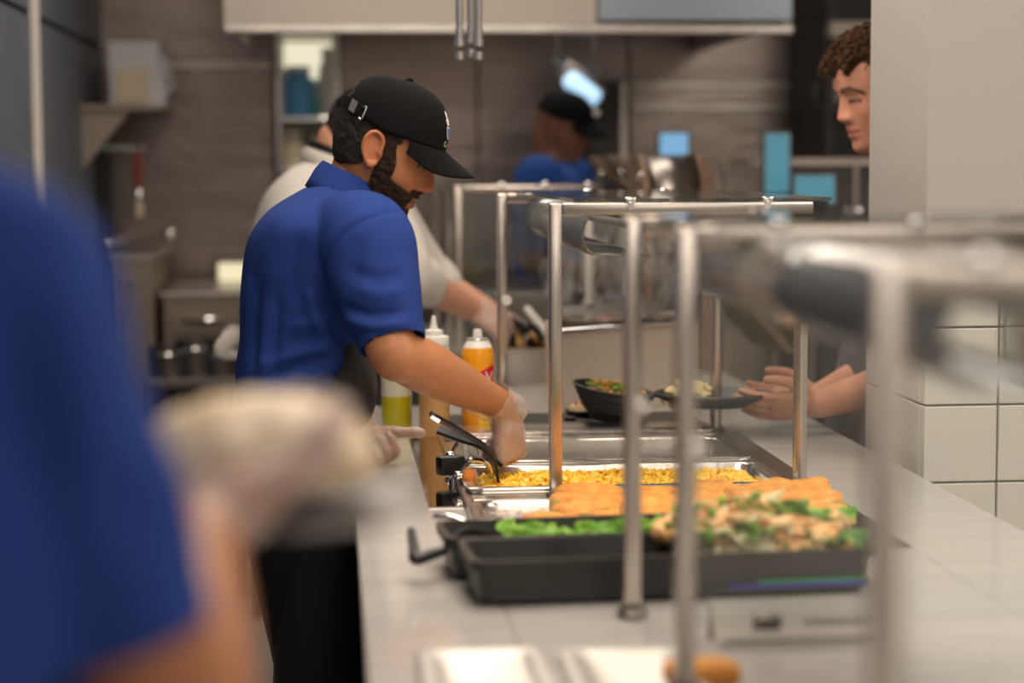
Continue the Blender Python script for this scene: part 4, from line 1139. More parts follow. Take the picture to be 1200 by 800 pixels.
def kitchen_back():
    # pass-through shelf, lit, between the steel panels
    a, b = PX(331, 7.6), PX(399, 7.6)
    t = thing('pass_shelf', ((a + b) / 2, 7.5, 0), 'lit wire shelf crowded with containers behind the white coated cook', 'shelf')
    MB().bx((a, 7.62, .9), (b, 7.66, 2.05)).build('back_panel', M['pale_wall'], t, False)
    for xx in (a, b): MB().cyl((xx, 7.48, 0), (xx, 7.48, 2.1), .012).build('post', M['chrome'], t)
    for yy in (45, 142, 200, 270): MB().bx((a, 7.38, PZ(yy, 7.5)), (b, 7.62, PZ(yy, 7.5) + .015), .003).build('shelf_board', M['chrome'], t, False)
    MB().bx((a + .02, 7.60, PZ(92, 7.6)), (b - .02, 7.62, PZ(50, 7.6)), .003).build('light_panel', M['lit_soft'], t, False)
    zs = PZ(142, 7.5) + .016
    def jar(px, r, h, m, lab, zz=zs, dy=7.5):
        x = PX(px, dy); o = thing('container', (x, dy, zz), lab, 'container', None)
        MB().lathe([(r * .96, 0), (r, .01), (r, h * .8), (r * .7, h * .9), (r * .7, h)], (x, dy, zz), 20).build('body', m, o)
        MB().lathe([(r * .74, 0), (r * .74, h * .12)], (x, dy, zz + h), 16).build('lid', M['white'], o)
    jar(354, .062, .17, M['blue_box'], 'blue tub on the lit pass shelf')
    jar(337, .035, .16, M['pale_box'], 'thin cloudy jar left of the blue tub')
    jar(390, .040, .23, M['white'], 'tall white jug at the right end of the lit shelf')
    jar(375, .035, .07, M['green_box'], 'small green tub right of the blue tub')
    z2 = PZ(200, 7.5) + .016
    jar(345, .05, .12, M['label_tan'], 'tan jar on the lower board of the lit shelf', z2)
    jar(378, .05, .10, M['pale_box'], 'cloudy tub on the lower board of the lit shelf', z2)
    # hood
    d = 6.1
    x0, x1 = PX(268, d), PX(926, d); z0 = PZ(28, d)
    h = thing('exhaust_hood', ((x0 + x1) / 2, 6.9, z0), 'long stainless exhaust hood hanging over the back line', 'hood')
    xm = PX(700, d)
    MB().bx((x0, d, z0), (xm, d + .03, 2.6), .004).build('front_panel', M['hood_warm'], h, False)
    MB().bx((xm + .004, d, z0 + .012), (x1, d + .03, 2.6), .004).build('front_panel', M['hood_reflect'], h, False)
    for x in (x0, x1 - .03): MB().bx((x, d + .03, z0), (x + .03, 7.66, 2.6), .004).build('side_panel', M['steel'], h, False)
    MB().bx((x0, d + .03, 2.5), (x1, 7.66, 2.6)).build('top_panel', M['steel_dark'], h, False)
    MB().bx((x0, d - .02, z0 - .03), (x1, d + .04, z0), .006).build('drip_lip', M['steel'], h, False)
    for i in range(7):
        xa = x0 + .05 + i * (x1 - x0 - .1) / 7
        R = Matrix.Rotation(math.radians(-38), 3, 'X')
        MB().box((xa + .13, 7.2, z0 + .30), ((x1 - x0) / 7 - .03, .02, .55), R=R, bevel=.004).build('filter', M['steel_dark'], h, False)
    MB().bx((x0 + .1, 6.5, z0 + .40), (x1 - .1, 6.6, z0 + .44), .01).build('hood_lamp', M['hoodlight'], h, False)
    l = area('hood_light', ((x0 + x1) / 2, 6.75, z0 + .38), 1.4, 10, (1, .88, .74), sizey=.1)
    # hanging ladles under the hood
    for px, yb, lab in ((652, 78, 'steel ladle hanging under the hood, left of two'), (694, 92, 'steel ladle hanging under the hood, right of two')):
        dd = 6.9; xx = PX(px, dd)
        t = thing('ladle', (xx, dd, PZ(yb, dd)), lab, 'ladle')
        MB().tube([(xx - .02, dd, PZ(10, dd)), (xx, dd, PZ(30, dd)), (xx + .01, dd, PZ(yb - 12, dd))], [.008, .010, .010], seg=10).build('handle', M['steel_dark'], t)
        MB().lathe([(.006, 0), (.028, .012), (.038, .035), (.035, .036), (.026, .016), (.004, .006)], (xx + .012, dd, PZ(yb, dd)), 20).build('bowl', M['chrome'], t)
        MB().tube([(xx - .02, dd, PZ(10, dd)), (xx - .02, dd, PZ(2, dd)), (xx - .02, dd, PZ(-10, dd))], [.003] * 3, seg=8).build('hook', M['steel'], t)
    # hanging conduits over the line
    dd = 4.5
    for px, yb, lab in ((541, 70, 'leftmost of the three grey conduits hanging from the ceiling'), (554, 66, 'middle of the three grey conduits hanging from the ceiling'), (563, 70, 'rightmost of the three grey conduits hanging from the ceiling')):
        off = .03 if px == 554 else 0
        xx = PX(px, dd + off); zb = PZ(yb, dd, 550)
        t = thing('conduit', (xx, dd + off, zb), lab, 'pipe')
        MB().cyl((xx, dd + off, zb + .04), (xx, dd + off, 2.95), .0085).build('pipe', M['chrome'], t)
        m = MB()
        for k, (r, z) in enumerate(((.0115, 0), (.0125, .03), (.0105, .052))): m.cyl((xx, dd + off, zb + z), (xx, dd + off, zb + z + .018), r, seg=12)
        m.build('coupling', M['chrome'], t)
    # left: wall shelf with bracket, tubs and a hanging brush
    dd = 7.0
    xa, xb = PX(78, dd), PX(192, dd); zs = PZ(122, dd)
    t = thing('wall_shelf', (xa, dd, zs), 'steel wall shelf on a triangular bracket by the dark wall', 'shelf')
    MB().bx((xa, dd - .03, zs - .02), (xb, 7.66, zs), .003).build('shelf_board', M['steel_shelf'], t, False)
    MB().prism([(xa + .01, dd, zs - .02), (xb - .10, dd, zs - .02), (xa + .06, dd, zs - .24), (xa + .01, dd, zs - .26)], (0, .012, 0)).build('bracket', M['steel_shelf'], t, False)
    MB().bx((xa, dd - .012, zs - .40), (xa + .05, dd + .03, zs - .02), .003).build('upright', M['steel_shelf'], t, False)
    xc = PX(161, dd)
    c = thing('storage_tub', (xc, dd + .15, zs), 'cloudy square tub with tan label on the wall shelf', 'container')
    hh = PZ(52, dd) - zs
    MB().rrect_loops([(.088, .09, .02, 0), (.095, .10, .02, hh)], c=(xc, dd + .15, zs)).build('tub', M['pale_box'], c)
    MB().rrect_loops([(.10, .105, .02, 0), (.10, .105, .02, .012), (.09, .09, .02, .016)], c=(xc, dd + .15, zs + hh)).build('lid', M['pale_box'], c)
    MB().bx((xc - .055, dd + .045, zs + .01), (xc + .055, dd + .052, zs + hh * .6)).build('label', M['label_tan'], c, False)
    xk = PX(190, dd); c = thing('scoop', (xk, dd + .12, zs), 'pale plastic scoop beside the labelled tub', 'scoop')
    MB().lathe([(.02, 0), (.024, .1), (.028, .17), (.02, .18)], (xk, dd + .12, zs), 16).build('scoop_cup', M['pale_box'], c)
    MB().tube([(xk + .022, dd + .12, zs + .04), (xk + .045, dd + .12, zs + .08), (xk + .024, dd + .12, zs + .14)], [.006] * 3, seg=8).build('handle', M['pale_box'], c)
    # tap hanging rail with cups under the shelf
    xr = PX(150, dd); zr = PZ(172, dd)
    c = thing('hook_rail', (xr, dd, zr), 'chrome hook rail under the wall shelf bracket', 'rail')
    MB().cyl((PX(128, dd), dd, zr), (PX(176, dd), dd, zr), .008).build('rail', M['chrome'], c)
    for k in range(3): MB().tube([(PX(136 + 14 * k, dd), dd, zr), (PX(136 + 14 * k, dd), dd - .02, zr - .02), (PX(137 + 14 * k, dd), dd - .03, zr)], [.004] * 3, seg=8).build('hook', M['chrome'], c)
    xr = PX(167, dd)
    c = thing('basting_brush', (xr, dd, PZ(250, dd)), 'basting brush with red handle hanging below the shelf', 'brush')
    MB().tube([(xr, dd - .02, PZ(178, dd)), (xr, dd - .02, PZ(200, dd)), (xr, dd - .02, PZ(219, dd))], [.012, .014, .012], seg=12).build('handle', M['red_handle'], c)
    MB().lathe([(.012, 0), (.018, -.02), (.016, -.045)], (xr, dd - .02, PZ(219, dd)), 14).build('ferrule', M['chrome'], c)
    MB().lathe([(.016, 0), (.014, -.05), (.006, -.06)], (xr, dd - .02, PZ(219, dd) - .045), 14).build('bristles', M['label_tan'], c)
    # dark jug / phone on the wall, and a pipe
    xj = PX(76, 6.9)
    c = thing('black_dispenser', (xj, 6.9, PZ(250, 6.9)), 'black wall dispenser with a loop handle beside the bracket', 'dispenser')
    MB().box((xj, 6.95, PZ(222, 6.9)), (.085, .1, .19), bevel=.02, seg=4).build('housing', M['black'], c)
    MB().tube([(xj - .02, 6.89, PZ(205, 6.9)), (xj - .03, 6.86, PZ(218, 6.9)), (xj - .02, 6.89, PZ(232, 6.9))], [.007] * 3, seg=8).build('handle', M['black'], c)
    MB().cyl((xj, 6.95, PZ(250, 6.9)), (xj, 6.95, PZ(258, 6.9)), .012).build('spout', M['chrome'], c)
    MB().cyl((xj, 6.95, PZ(194, 6.9)), (xj, 6.95, PZ(190, 6.9)), .03).build('cap_knob', M['black'], c)
    xp = PX(124, 7.4)
    c = thing('black_standpipe', (xp, 7.4, 0), 'black vertical pipe in the corner behind the shelf', 'pipe')
    MB().cyl((xp, 7.4, 0), (xp, 7.4, 1.6), .03).build('pipe', M['black'], c); MB().cyl((xp, 7.4, 1.6), (xp, 7.4, 1.64), .036).build('pipe_collar', M['steel_dark'], c); MB().cyl((xp, 7.4, .0), (xp, 7.4, .03), .05).build('floor_flange', M['steel_dark'], c)
    # faucet
    dd = 7.1; c = thing('pot_faucet', (PX(128, dd), dd, PZ(290, dd)), 'chrome swing faucet with round knobs over the kettle', 'faucet')
    MB().tube([(PX(128, dd), dd, PZ(288, dd)), (PX(150, dd), dd, PZ(285, dd)), (PX(180, dd), dd, PZ(277, dd)), (PX(202, dd), dd, PZ(272, dd))], [.007] * 4, seg=10).build('spout', M['steel_dark'], c)
    for px, py, r in ((128, 284, .020), (202, 271, .022)): MB().ball((PX(px, dd), dd - .03, PZ(py, dd)), r, seg=14).build('knob', M['chrome'], c)
    MB().cyl((PX(128, dd), dd, PZ(284, dd)), (PX(128, dd), 7.66, PZ(284, dd)), .015).build('wall_stub', M['chrome'], c)
    # steel kettle, range box
    def appliance(name, x0, x1, ya, yb, d0, d1, lab, cat, m, feet=True):
        X0, X1 = PX(x0, d0, 350), PX(x1, d0, 350); Z0, Z1 = PZ(yb, d0), PZ(ya, d0)
        t = thing(name, ((X0 + X1) / 2, (d0 + d1) / 2, 0), lab, cat)
        MB().bx((X0, d0, max(Z0, .12)), (X1, d1, Z1), .008).build('body', m, t, False)
        MB().bx((X0 - .01, d0 - .01, Z1), (X1 + .01, d1, Z1 + .02), .006).build('top_rim', M['steel'], t, False)
        MB().bx((X0 + .03, d0 - .012, max(Z0, .12) + .05), (X1 - .03, d0, Z1 - .05), .004).build('door', m, t, False)
        MB().tube([(X0 + .08, d0 - .03, Z1 - .07), ((X0 + X1) / 2, d0 - .045, Z1 - .07), (X1 - .08, d0 - .03, Z1 - .07)], [.008] * 3, seg=8).build('handle', M['chrome'], t)
        for xx in (X0 + .05, X1 - .05):
            for yy in (d0 + .05, d1 - .05): MB().cyl((xx, yy, 0), (xx, yy, max(Z0, .12)), .02).build('leg', M['steel_dark'], t)
    appliance('steam_kettle_box', 128, 181, 302, 900, 6.75, 7.5, 'tan steel cooking cabinet under the faucet', 'cooker', M['tan_steel'])
    appliance('tilt_skillet', 190, 290, 346, 406, 6.75, 7.5, 'wide low steel skillet cabinet left of the blue shirt', 'cooker', M['tan_steel'])
    dd = 6.4
    t = thing('work_table', (PX(230, dd), 6.6, 0), 'low dark steel work table behind the blue-shirted server', 'table')
    z = PZ(450, dd)
    MB().bx((PX(165, dd), dd, z), (PX(300, dd), 6.72, z + .03), .004).build('table_top', M['steel_dark'], t, False)
    for a in (170, 295):
        for yy in (dd + .04, 6.68): MB().cyl((PX(a, dd), yy, 0), (PX(a, dd), yy, z), .018).build('leg', M['steel_dark'], t)
    for k, (px, hh, lab) in enumerate(((196, .09, 'dark pan on the low work table, left of three'), (228, .11, 'dark pan on the low work table, middle of three'), (258, .085, 'dark pan on the low work table, right of three'))):
        x = PX(px, dd); c = thing('stock_pan', (x, dd + .12, z + .03), lab, 'pan')
        MB().lathe([(.07, 0), (.075, hh), (.08, hh + .004), (.072, hh + .004), (.067, .006), (.001, .006)], (x, dd + .12, z + .03), 24).build('pan_body', M['steel_dark'], c)
        MB().tube([(x - .07, dd + .10, z + .03 + hh * .8), (x - .03, dd + .02, z + .03 + hh * .85), (x + .02, dd + .02, z + .03 + hh * .85), (x + .07, dd + .10, z + .03 + hh * .8)], [.006] * 4, seg=8).build('handle', M['chrome'], c)
    # warm lit control panel low on the back wall
    dd = 7.3; t = thing('lit_display', (PX(272, dd), dd, PZ(328, dd)), 'small pale yellow lit panel on the back line', 'display')
    MB().bx((PX(257, dd), dd, PZ(327, dd)), (PX(292, dd), dd + .02, PZ(306, dd)), .004).build('glow_face', M['lit'], t, False)
    MB().bx((PX(254, dd), dd + .02, PZ(330, dd)), (PX(295, dd), 7.66, PZ(303, dd)), .004).build('housing', M['steel_dark'], t, False)
    # right: dark alcove with glassware, soffit, blue screens
    x0 = PX(942, 7.4)
    t = thing('glass_cabinet', (x0 + .8, 7.4, 0), 'tall dark cabinet with glassware behind the customer', 'cabinet')
    MB().bx((x0, 7.42, 0), (x0 + 1.8, 7.66, 2.7)).build('cabinet_back', M['dark_cab'], t, False)
    MB().bx((x0, 7.1, 0), (x0 + .03, 7.42, 2.7)).build('cabinet_side', M['dark_cab'], t, False)
    for yy in (130, 190): MB().bx((x0 + .03, 7.14, PZ(yy, 7.2)), (x0 + 1.8, 7.42, PZ(yy, 7.2) + .02)).build('shelf_board', M['dark_cab'], t, False)
    MB().bx((x0, 7.05, PZ(42, 7.05)), (x0 + 1.8, 7.14, PZ(24, 7.05)), .004).build('soffit_strip', M['card'], t, False)
    zs = PZ(130, 7.2) + .02
    for k, px in enumerate((956, 966, 976, 987)):
        xx = PX(px, 7.25); c = thing('drinking_glass', (xx, 7.25, zs), ('leftmost','second','third','rightmost')[k] + ' clear tumbler in the row on the dark cabinet shelf', 'glass', 'tumblers in the dark cabinet')
        MB().lathe([(.022, 0), (.028, .08), (.026, .08), (.021, .006), (.001, .006)], (xx, 7.25, zs), 16).build('tumbler', M['sparkle'], c)
    def monitor(px0, py0, px1, py1, d, m, lab, floor=True):
        a, b = P(px0, py1, d), P(px1, py0, d)
        t = thing('menu_screen', ((a.x + b.x) / 2, d, a.z), lab, 'screen')
        MB().bx((a.x, d, a.z), (b.x, d + .004, b.z)).build('screen_face', m, t, False)
        MB().bx((a.x - .008, d + .004, a.z - .008), (b.x + .008, d + .03, b.z + .008), .003).build('screen_case', M['steel_dark'], t, False)
        MB().cyl(((a.x + b.x) / 2, d + .04, a.z), ((a.x + b.x) / 2, d + .04, 0.0), .015).build('stand', M['steel_dark'], t)
        MB().box(((a.x + b.x) / 2, d + .04, .008), (.22, .18, .016), bevel=.004).build('foot', M['steel_dark'], t)
    monitor(897, 157, 925, 226, 6.3, M['screen'], 'tall cyan screen on the far counter')
    monitor(932, 206, 978, 238, 6.1, M['screen'], 'low wide cyan screen left of the column')
    monitor(774, 156, 806, 182, 6.6, M['screen2'], 'bright blue screen above the curved steel lid')
    # glowing block added to imitate a blue reflection above the far worker
    a = P(682, 104, 7.1)
    t = thing('blue_reflection', a, 'blue-white tilted block imitating a reflection above the far worker', 'lamp')
    R = Matrix.Rotation(math.radians(38), 3, 'Y')
    MB().box(a, (.15, .06, .07), R=R, bevel=.025, seg=4).build('reflection_glow', M['reflect_blue'], t)
    MB().box(a + Vector((0, .05, .015)), (.19, .05, .10), R=R, bevel=.02).build('reflection_back', M['steel_dark'], t)
    MB().cyl(a + Vector((0, .05, .04)), (a.x, a.y + .05, 2.5), .006).build('rod', M['steel_dark'], t)
    # dark tall fridge behind far worker
    x0, x1 = PX(688, 7.5), PX(730, 7.5)
    t = thing('dark_fridge', ((x0 + x1) / 2, 7.55, 0), 'tall dark cabinet with steel edge behind the far worker', 'fridge')
    MB().bx((x0, 7.42, .08), (x1, 7.66, PZ(95, 7.5)), .004).build('body', M['dark_cab'], t, False)
    MB().bx((x1 - .025, 7.40, .1), (x1, 7.42, PZ(97, 7.5)), .003).build('door_edge', M['steel'], t, False)
    for xx in (x0 + .02, x1 - .02): MB().cyl((xx, 7.5, 0), (xx, 7.5, .08), .015).build('foot', M['black'], t)
    MB().cyl((x0 + .03, 7.40, .9), (x0 + .03, 7.40, 1.5), .008).build('handle', M['chrome'], t)
M['pale_wall'] = mat('pale_green_wall', (.42, .40, .30), .7)
M['lit_soft'] = mat('soft_lit_panel', (.8, .75, .5), .5, emit=1.0, emit_color=(1, .94, .72))
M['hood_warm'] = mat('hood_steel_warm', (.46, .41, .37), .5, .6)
M['hood_reflect'] = mat('hood_steel_blue_reflect', (.30, .36, .42), .35, .8)  # blue put into the steel to imitate reflected screens
M['hoodlight'] = mat('hood_lamp', (1, .9, .8), .5, emit=1.5, emit_color=(1, .88, .7))
M['steel_shelf'] = mat('dull_steel', (.34, .29, .25), .45, .8)
M['tan_steel'] = mat('tan_reflecting_steel', (.30, .25, .21), .5, .7)
M['sparkle'] = pane_mat('tumbler_glass', (.55, .6, .6), base=.35, fres=1, rough=.05)
M['reflect_blue'] = mat('blue_white_reflection', (.5, .7, 1), .4, emit=1.2, emit_color=(.45, .72, 1.0))

# ------------------------------------------------------------------ counter
XW0, XW1, XP1, XS1, XC1 = .036, .222, .806, .866, 1.079
YW0, YW1 = 2.84, 4.12          # the hot well
def counter():
    t = thing('serving_counter', (.57, 4, 0), 'long grey marble serving counter with steel trim running into the kitchen', 'counter')
    m = MB()
    m.bx((XW0, 1.0, .88), (XW1, 7.0, ZC), .004)
    m.bx((XS1, 1.0, .88), (XC1, 7.0, ZC), .004)
    m.bx((XW1, 1.0, .88), (XS1, YW0, ZC - .0005))
    m.bx((XW1, YW1, .88), (XS1, 7.0, ZC - .0005))
    m.build('worktop', M['marble'], t, False)
    MB().bx((XP1, YW0, .88), (XS1, YW1, ZC + .001)).build('trim_strip', M['steel_dark2'], t, False)
    b = MB().bx((XW0 + .04, 1.04, .1), (XC1 - .04, 6.96, .70)).bx((XW0 + .04, 1.04, .70), (XW0 + .06, 6.96, .88)).bx((XC1 - .06, 1.04, .70), (XC1 - .04, 6.96, .88)).bx((XW0 + .06, 1.04, .70), (XC1 - .06, 1.06, .88))
    b.build('base_cabinet', M['steel_panel'], t, False)
    for k in range(7):
        y = 1.06 + k * .84
        MB().bx((XW0 + .025, y, .14), (XW0 + .04, y + .82, .84), .003).build('door', M['steel'], t, False)
    MB().bx((XW0 + .07, 1.1, 0), (XC1 - .08, 6.9, .1)).build('plinth', M['rubber'], t, False)
    # hot well
    w = thing('steam_table', ((XW1 + XP1) / 2, 3.6, .70), 'stainless hot well set into the counter holding the food pans', 'food warmer')
    zr = ZC + .012
    f = MB()
    ys = [YW0, 3.36, 3.40, 3.735, 3.765, 4.085, 4.115, YW1]
    f.bx((XW1, YW0, .72), (XW1 + .012, YW1, zr), .002).bx((XP1 - .012, YW0, .72), (XP1, YW1, zr), .002)
    for a, b_ in ((YW0, YW0 + .02), (3.262, 3.328), (3.595, 3.635), (3.933, 3.965), (YW1 - .02, YW1)):
        f.bx((XW1 + .012, a, zr - .03), (XP1 - .012, b_, zr), .003)
    f.bx((XW1 + .012, YW0, .72), (XP1 - .012, YW1, .73))
    f.bx((XW1 + .012, YW1 - .012, .73), (XP1 - .012, YW1, zr - .03)).bx((XW1 + .012, YW0, .73), (XP1 - .012, YW0 + .012, zr - .03))
    f.build('well_frame', M['steel_pan'], w, False)
    MB().bx((XW1 - .062, 3.26, ZC - .002), (XW1, 4.10, ZC + .0025), .001).build('mirror_flange', M['mirror'], w, False)
    # black edged worktop strip behind the pans
    MB().bx((XW1, YW1, ZC), (XP1, YW1 + .27, ZC + .012), .003).build('rear_mat', M['black_tray'], w, False)
    return t
M['steel_dark2'] = mat('dark_mirror_strip', (.16, .15, .14), .22, .9)

def pan_mb(cx, cy, hx, hy, zr, depth, rim=.018, r=.03, taper=.02, t=.003, lip=.008, R=None):
    i = rim
    L = [(hx - i - taper - r * .3, hy - i - taper - r * .3, r * .7, zr - depth), (hx - i - taper * .4, hy - i - taper * .4, r, zr - depth + .012), (hx - i + t, hy - i + t, r, zr - t),
         (hx - t, hy - t, r, zr - t), (hx - t, hy - t, r, zr - lip), (hx, hy, r, zr - lip), (hx, hy, r, zr - .002), (hx - .003, hy - .003, r, zr),
         (hx - i, hy - i, r, zr), (hx - i - .003, hy - i - .003, r, zr - .003), (hx - i - taper * .4 - t, hy - i - taper * .4 - t, r, zr - depth + .014), (hx - i - taper - r * .3 - t, hy - i - taper - r * .3 - t, r * .7, zr - depth + t)]
    return MB().rrect_loops(L, c=(cx, cy, 0), R=R)

def kernels(n, box_, z, seed, r=.0048, heap=.012):
    rnd = random.Random(seed); vs, fs = [], []
    base = [Vector(p) for p in ((0, 0, 1), (1, 0, .1), (.3, .9, 0), (-.8, .6, .1), (-.8, -.6, -.1), (.3, -.9, .1), (0, 0, -1))]
    fc = [(0, 1, 2), (0, 2, 3), (0, 3, 4), (0, 4, 5), (0, 5, 1), (6, 2, 1), (6, 3, 2), (6, 4, 3), (6, 5, 4), (6, 1, 5)]
    x0, y0, x1, y1 = box_
    for k in range(n):
        x, y = rnd.uniform(x0, x1), rnd.uniform(y0, y1)
        e = min((x - x0), (x1 - x), (y - y0) * 1.5, (y1 - y) * 1.5) / .05
        h = heap * min(1, e) * (.5 + .5 * (noise.noise(Vector((x * 9, y * 9, seed))) + .6)) * rnd.uniform(.4, 1.15)
        c = Vector((x, y, z + max(h, 0)))
        q = Quaternion((rnd.uniform(-1, 1), rnd.uniform(-1, 1), rnd.uniform(-1, 1)), rnd.uniform(0, 3))
        s = r * rnd.uniform(.75, 1.25); b = len(vs)
        for p in base: vs.append(c + (q @ Vector((p.x * 1.15, p.y, p.z * .8))) * s)
        fs += [tuple(b + i for i in f) for f in fc]
    me = bpy.data.meshes.new('kernels'); me.from_pydata(vs, [], fs); me.update(); return me

def slab(mb, c, L, W, H, rz, tilt=0, amp=.006, seg=20, pitch=0):
    R = Matrix.Rotation(rz, 3, 'Z') @ Matrix.Rotation(tilt, 3, 'X') @ Matrix.Rotation(pitch, 3, 'Y')
    mb.ball(c, (L / 2, W / 2, H / 2), R=R, seg=seg, noise_amp=amp, noise_scale=38, ex=.5)

def leaf_mesh(c, size, q, seed, curl=.5):
    bm = bmesh.new(); n = 9; rows = []
    for i in range(n):
        u = i / (n - 1); row = []
        wd = math.sin(math.pi * min(1, .12 + .88 * u) ** .8) * .5 + .05
        for j in range(7):
            v = -1 + j / 3
            z = .18 * v * v + curl * (u - .4) ** 2 - .05 + .11 * noise.noise(Vector((u * 5, v * 4, seed))) * (abs(v) + .3)
            row.append(bm.verts.new(Vector(c) + q @ (Vector((u - .5, v * wd * .8, z)) * size)))
        rows.append(row)
    for i in range(n - 1):
        for j in range(6): bm.faces.new((rows[i][j], rows[i][j + 1], rows[i + 1][j + 1], rows[i + 1][j]))
    me = bpy.data.meshes.new('leaf'); bm.to_mesh(me); bm.free(); return me

def pans_and_food():
    zr = ZC + .020
    cx = (XW1 + XP1) / 2; hx = .285
    # corn pan
    cy = 3.462
    t = thing('corn_pan', (cx, cy, zr - .06), 'shallow steel pan of sweetcorn that the tongs dip into', 'food pan')
    pan_mb(cx, cy, hx, .132, zr, .06).build('pan', M['steel_pan'], t)
    me = kernels(1500, (cx - .245, cy - .098, cx + .245, cy + .098), zr - .018, 3, .0072, .014)
    tag(link_mesh('corn', me, M['corn'], t, False), 'bright yellow sweetcorn kernels', kind='stuff')
    me = kernels(26, (cx - .23, cy - .09, cx + .23, cy + .09), zr - .010, 8, .005, .006)
    tag(link_mesh('red_pepper', me, M['corn2'], t, False), 'small red pepper pieces in the corn', kind='stuff')
    MB().bx((cx - .25, cy - .10, zr - .05), (cx + .25, cy + .10, zr - .016), .01).build('corn_bed', M['corn'], t, False)
    # nearly empty pan behind
    cy = 3.785
    t = thing('empty_pan', (cx, cy, zr - .10), 'scraped out steel pan behind the sweetcorn', 'food pan')
    pan_mb(cx, cy, hx, .145, zr, .10).build('pan', M['steel_pan'], t)
    me = kernels(40, (cx - .22, cy + .02, cx + .22, cy + .10), zr - .092, 5, .004, .004)
    tag(link_mesh('crumbs', me, M['cutlet'], t, False), kind='stuff')
    # lidded pan at the back
    cy = 4.038
    t = thing('covered_pan', (cx, cy, zr - .06), 'steel pan under a flat ridged lid at the back of the well', 'food pan')
    pan_mb(cx, cy, hx, .066, zr, .06).build('pan', M['steel_pan'], t)
    l = MB().rrect_loops([(hx - .006, .064, .03, zr + .0005), (hx - .006, .064, .03, zr + .006), (hx - .03, .045, .03, zr + .010), (hx - .05, .036, .03, zr + .009)], c=(cx, cy, 0)).build('pan_lid', M['steel_pan'], t)
    # bracket hardware at the left ends of the pans
    for k, (yy, lab) in enumerate(((3.44, 'bent chrome pan clip at the corner of the sweetcorn pan'), (3.68, 'bent chrome pan clip between sweetcorn and empty pan'))):
        x = XW1 + .03
        t = thing('pan_clip', (x, yy, zr), lab, 'clip')
        MB().tube([(x - .03, yy, zr + .002), (x - .01, yy + .01, zr + .03), (x + .02, yy + .02, zr + .025), (x + .03, yy + .03, zr + .004)], [.005] * 4, seg=8).build('wire', M['chrome'], t)
        MB().ball((x - .03, yy, zr + .006), (.012, .01, .008), seg=12).build('knob', M['chrome'], t)
    x = PX(528, 3.50, 560)
    t = thing('black_clamp', (x, 3.50, ZC), 'small black clamp by the left corner of the sweetcorn pan', 'clamp')
    MB().box((x, 3.50, ZC + .035), (.05, .03, .035), rz=.4, bevel=.006).build('clamp_body', M['black'], t)
    MB().cyl((x + .005, 3.50, ZC), (x + .005, 3.50, ZC + .025), .008).build('clamp_stem', M['chrome'], t)
    x = PX(548, 3.45, 575)
    t = thing('carrot_chunk', (x, 3.44, zr), 'orange food chunk fallen beside the sweetcorn pan', 'food scrap')
    MB().ball((x, 3.44, zr + .004), (.014, .012, .012), seg=12, noise_amp=.003, noise_scale=60).build('carrot_flesh', M['orange_food'], t)
    # cutlet pan
    cy = 3.055; zr2 = ZC + .014
    t = thing('cutlet_pan', (cx, cy, zr2 - .05), 'wide steel pan carrying golden breaded cutlets', 'food pan')
    pan_mb(cx, cy, .288, .200, zr2, .05).build('pan', M['steel_pan'], t)
    MB().bx((cx - .265, cy - .17, zr2 - .045), (cx - .16, cy + .17, zr2 - .006)).build('foil_liner', M['foil'], t, False)
    rnd = random.Random(4)
    spots = []
    for row, (yy, zz, xs) in enumerate(((2.925, .006, (.345, .455, .545, .635, .73)), (3.02, .012, (.40, .49, .575, .665, .755)), (3.12, .006, (.41, .50, .60, .69, .77)), (3.205, -.002, (.44, .54, .63, .72, .785)))):
        for i, x in enumerate(xs): spots.append((x, yy, zz, row, i))
    rows = ('front row', 'second row', 'third row', 'back row'); nth = ('leftmost', 'second from left', 'middle', 'second from right', 'rightmost')
    for x, yy, zz, r, i in spots:
        c = Vector((x + rnd.uniform(-.008, .008), yy + rnd.uniform(-.008, .008), zr2 + .002 + zz + rnd.uniform(0, .010)))
        t = thing('breaded_cutlet', c - Vector((0, 0, .015)), f'golden breaded cutlet, {nth[i]} in the {rows[r]} of its pan', 'cutlet', 'breaded cutlets in the wide pan')
        m = MB(); slab(m, c, rnd.uniform(.098, .118), rnd.uniform(.090, .105), rnd.uniform(.030, .038), rnd.uniform(-.22, .22), rnd.uniform(-.10, .10), .009, 26, rnd.uniform(-.16, .16))
        o = m.build('crumb_crust', [M['cutlet'], M['bread_side']], t)
        for p_ in o.data.polygons:
            if abs(p_.normal.z) < .55: p_.material_index = 1
    # black salad trays
    zt = ZC
    R = Matrix.Rotation(math.radians(3.6), 3, 'Z')
    def tray(cx_, cy_, hx_, hy_, h, lab, nm='salad_tray', mt='black_tray'):
        t = thing(nm, (cx_, cy_, zt), lab, 'tray')
        L = [(hx_ - .020, hy_ - .016, .02, 0), (hx_ - .012, hy_ - .010, .02, .006), (hx_ - .008, hy_ - .006, .02, h - .012), (hx_, hy_, .02, h - .012), (hx_, hy_, .02, h), (hx_ - .008, hy_ - .008, .02, h), (hx_ - .022, hy_ - .020, .02, .010), (hx_ - .030, hy_ - .026, .02, .008)]
        MB().rrect_loops(L, c=(cx_, cy_, zt), R=R).build('tray_body', M[mt], t)
        return t
    xa = PX(556, 2.6, 700); xb = PX(1040, 2.6, 690)
    t1 = tray(.448, 2.600, .275, .080, .062, 'near black tray heaped with chicken salad')
    t2 = tray(.44, 2.757, .290, .072, .062, 'narrow black tray of lettuce behind the chicken salad')
    # near tray side handle and left bracket
    hx_, hy_ = .19, 2.83
    # iridescent tape along the near tray's front
    q = lambda x, z: Vector((.448, 2.600, zt)) + R @ Vector((x, -.076, z))
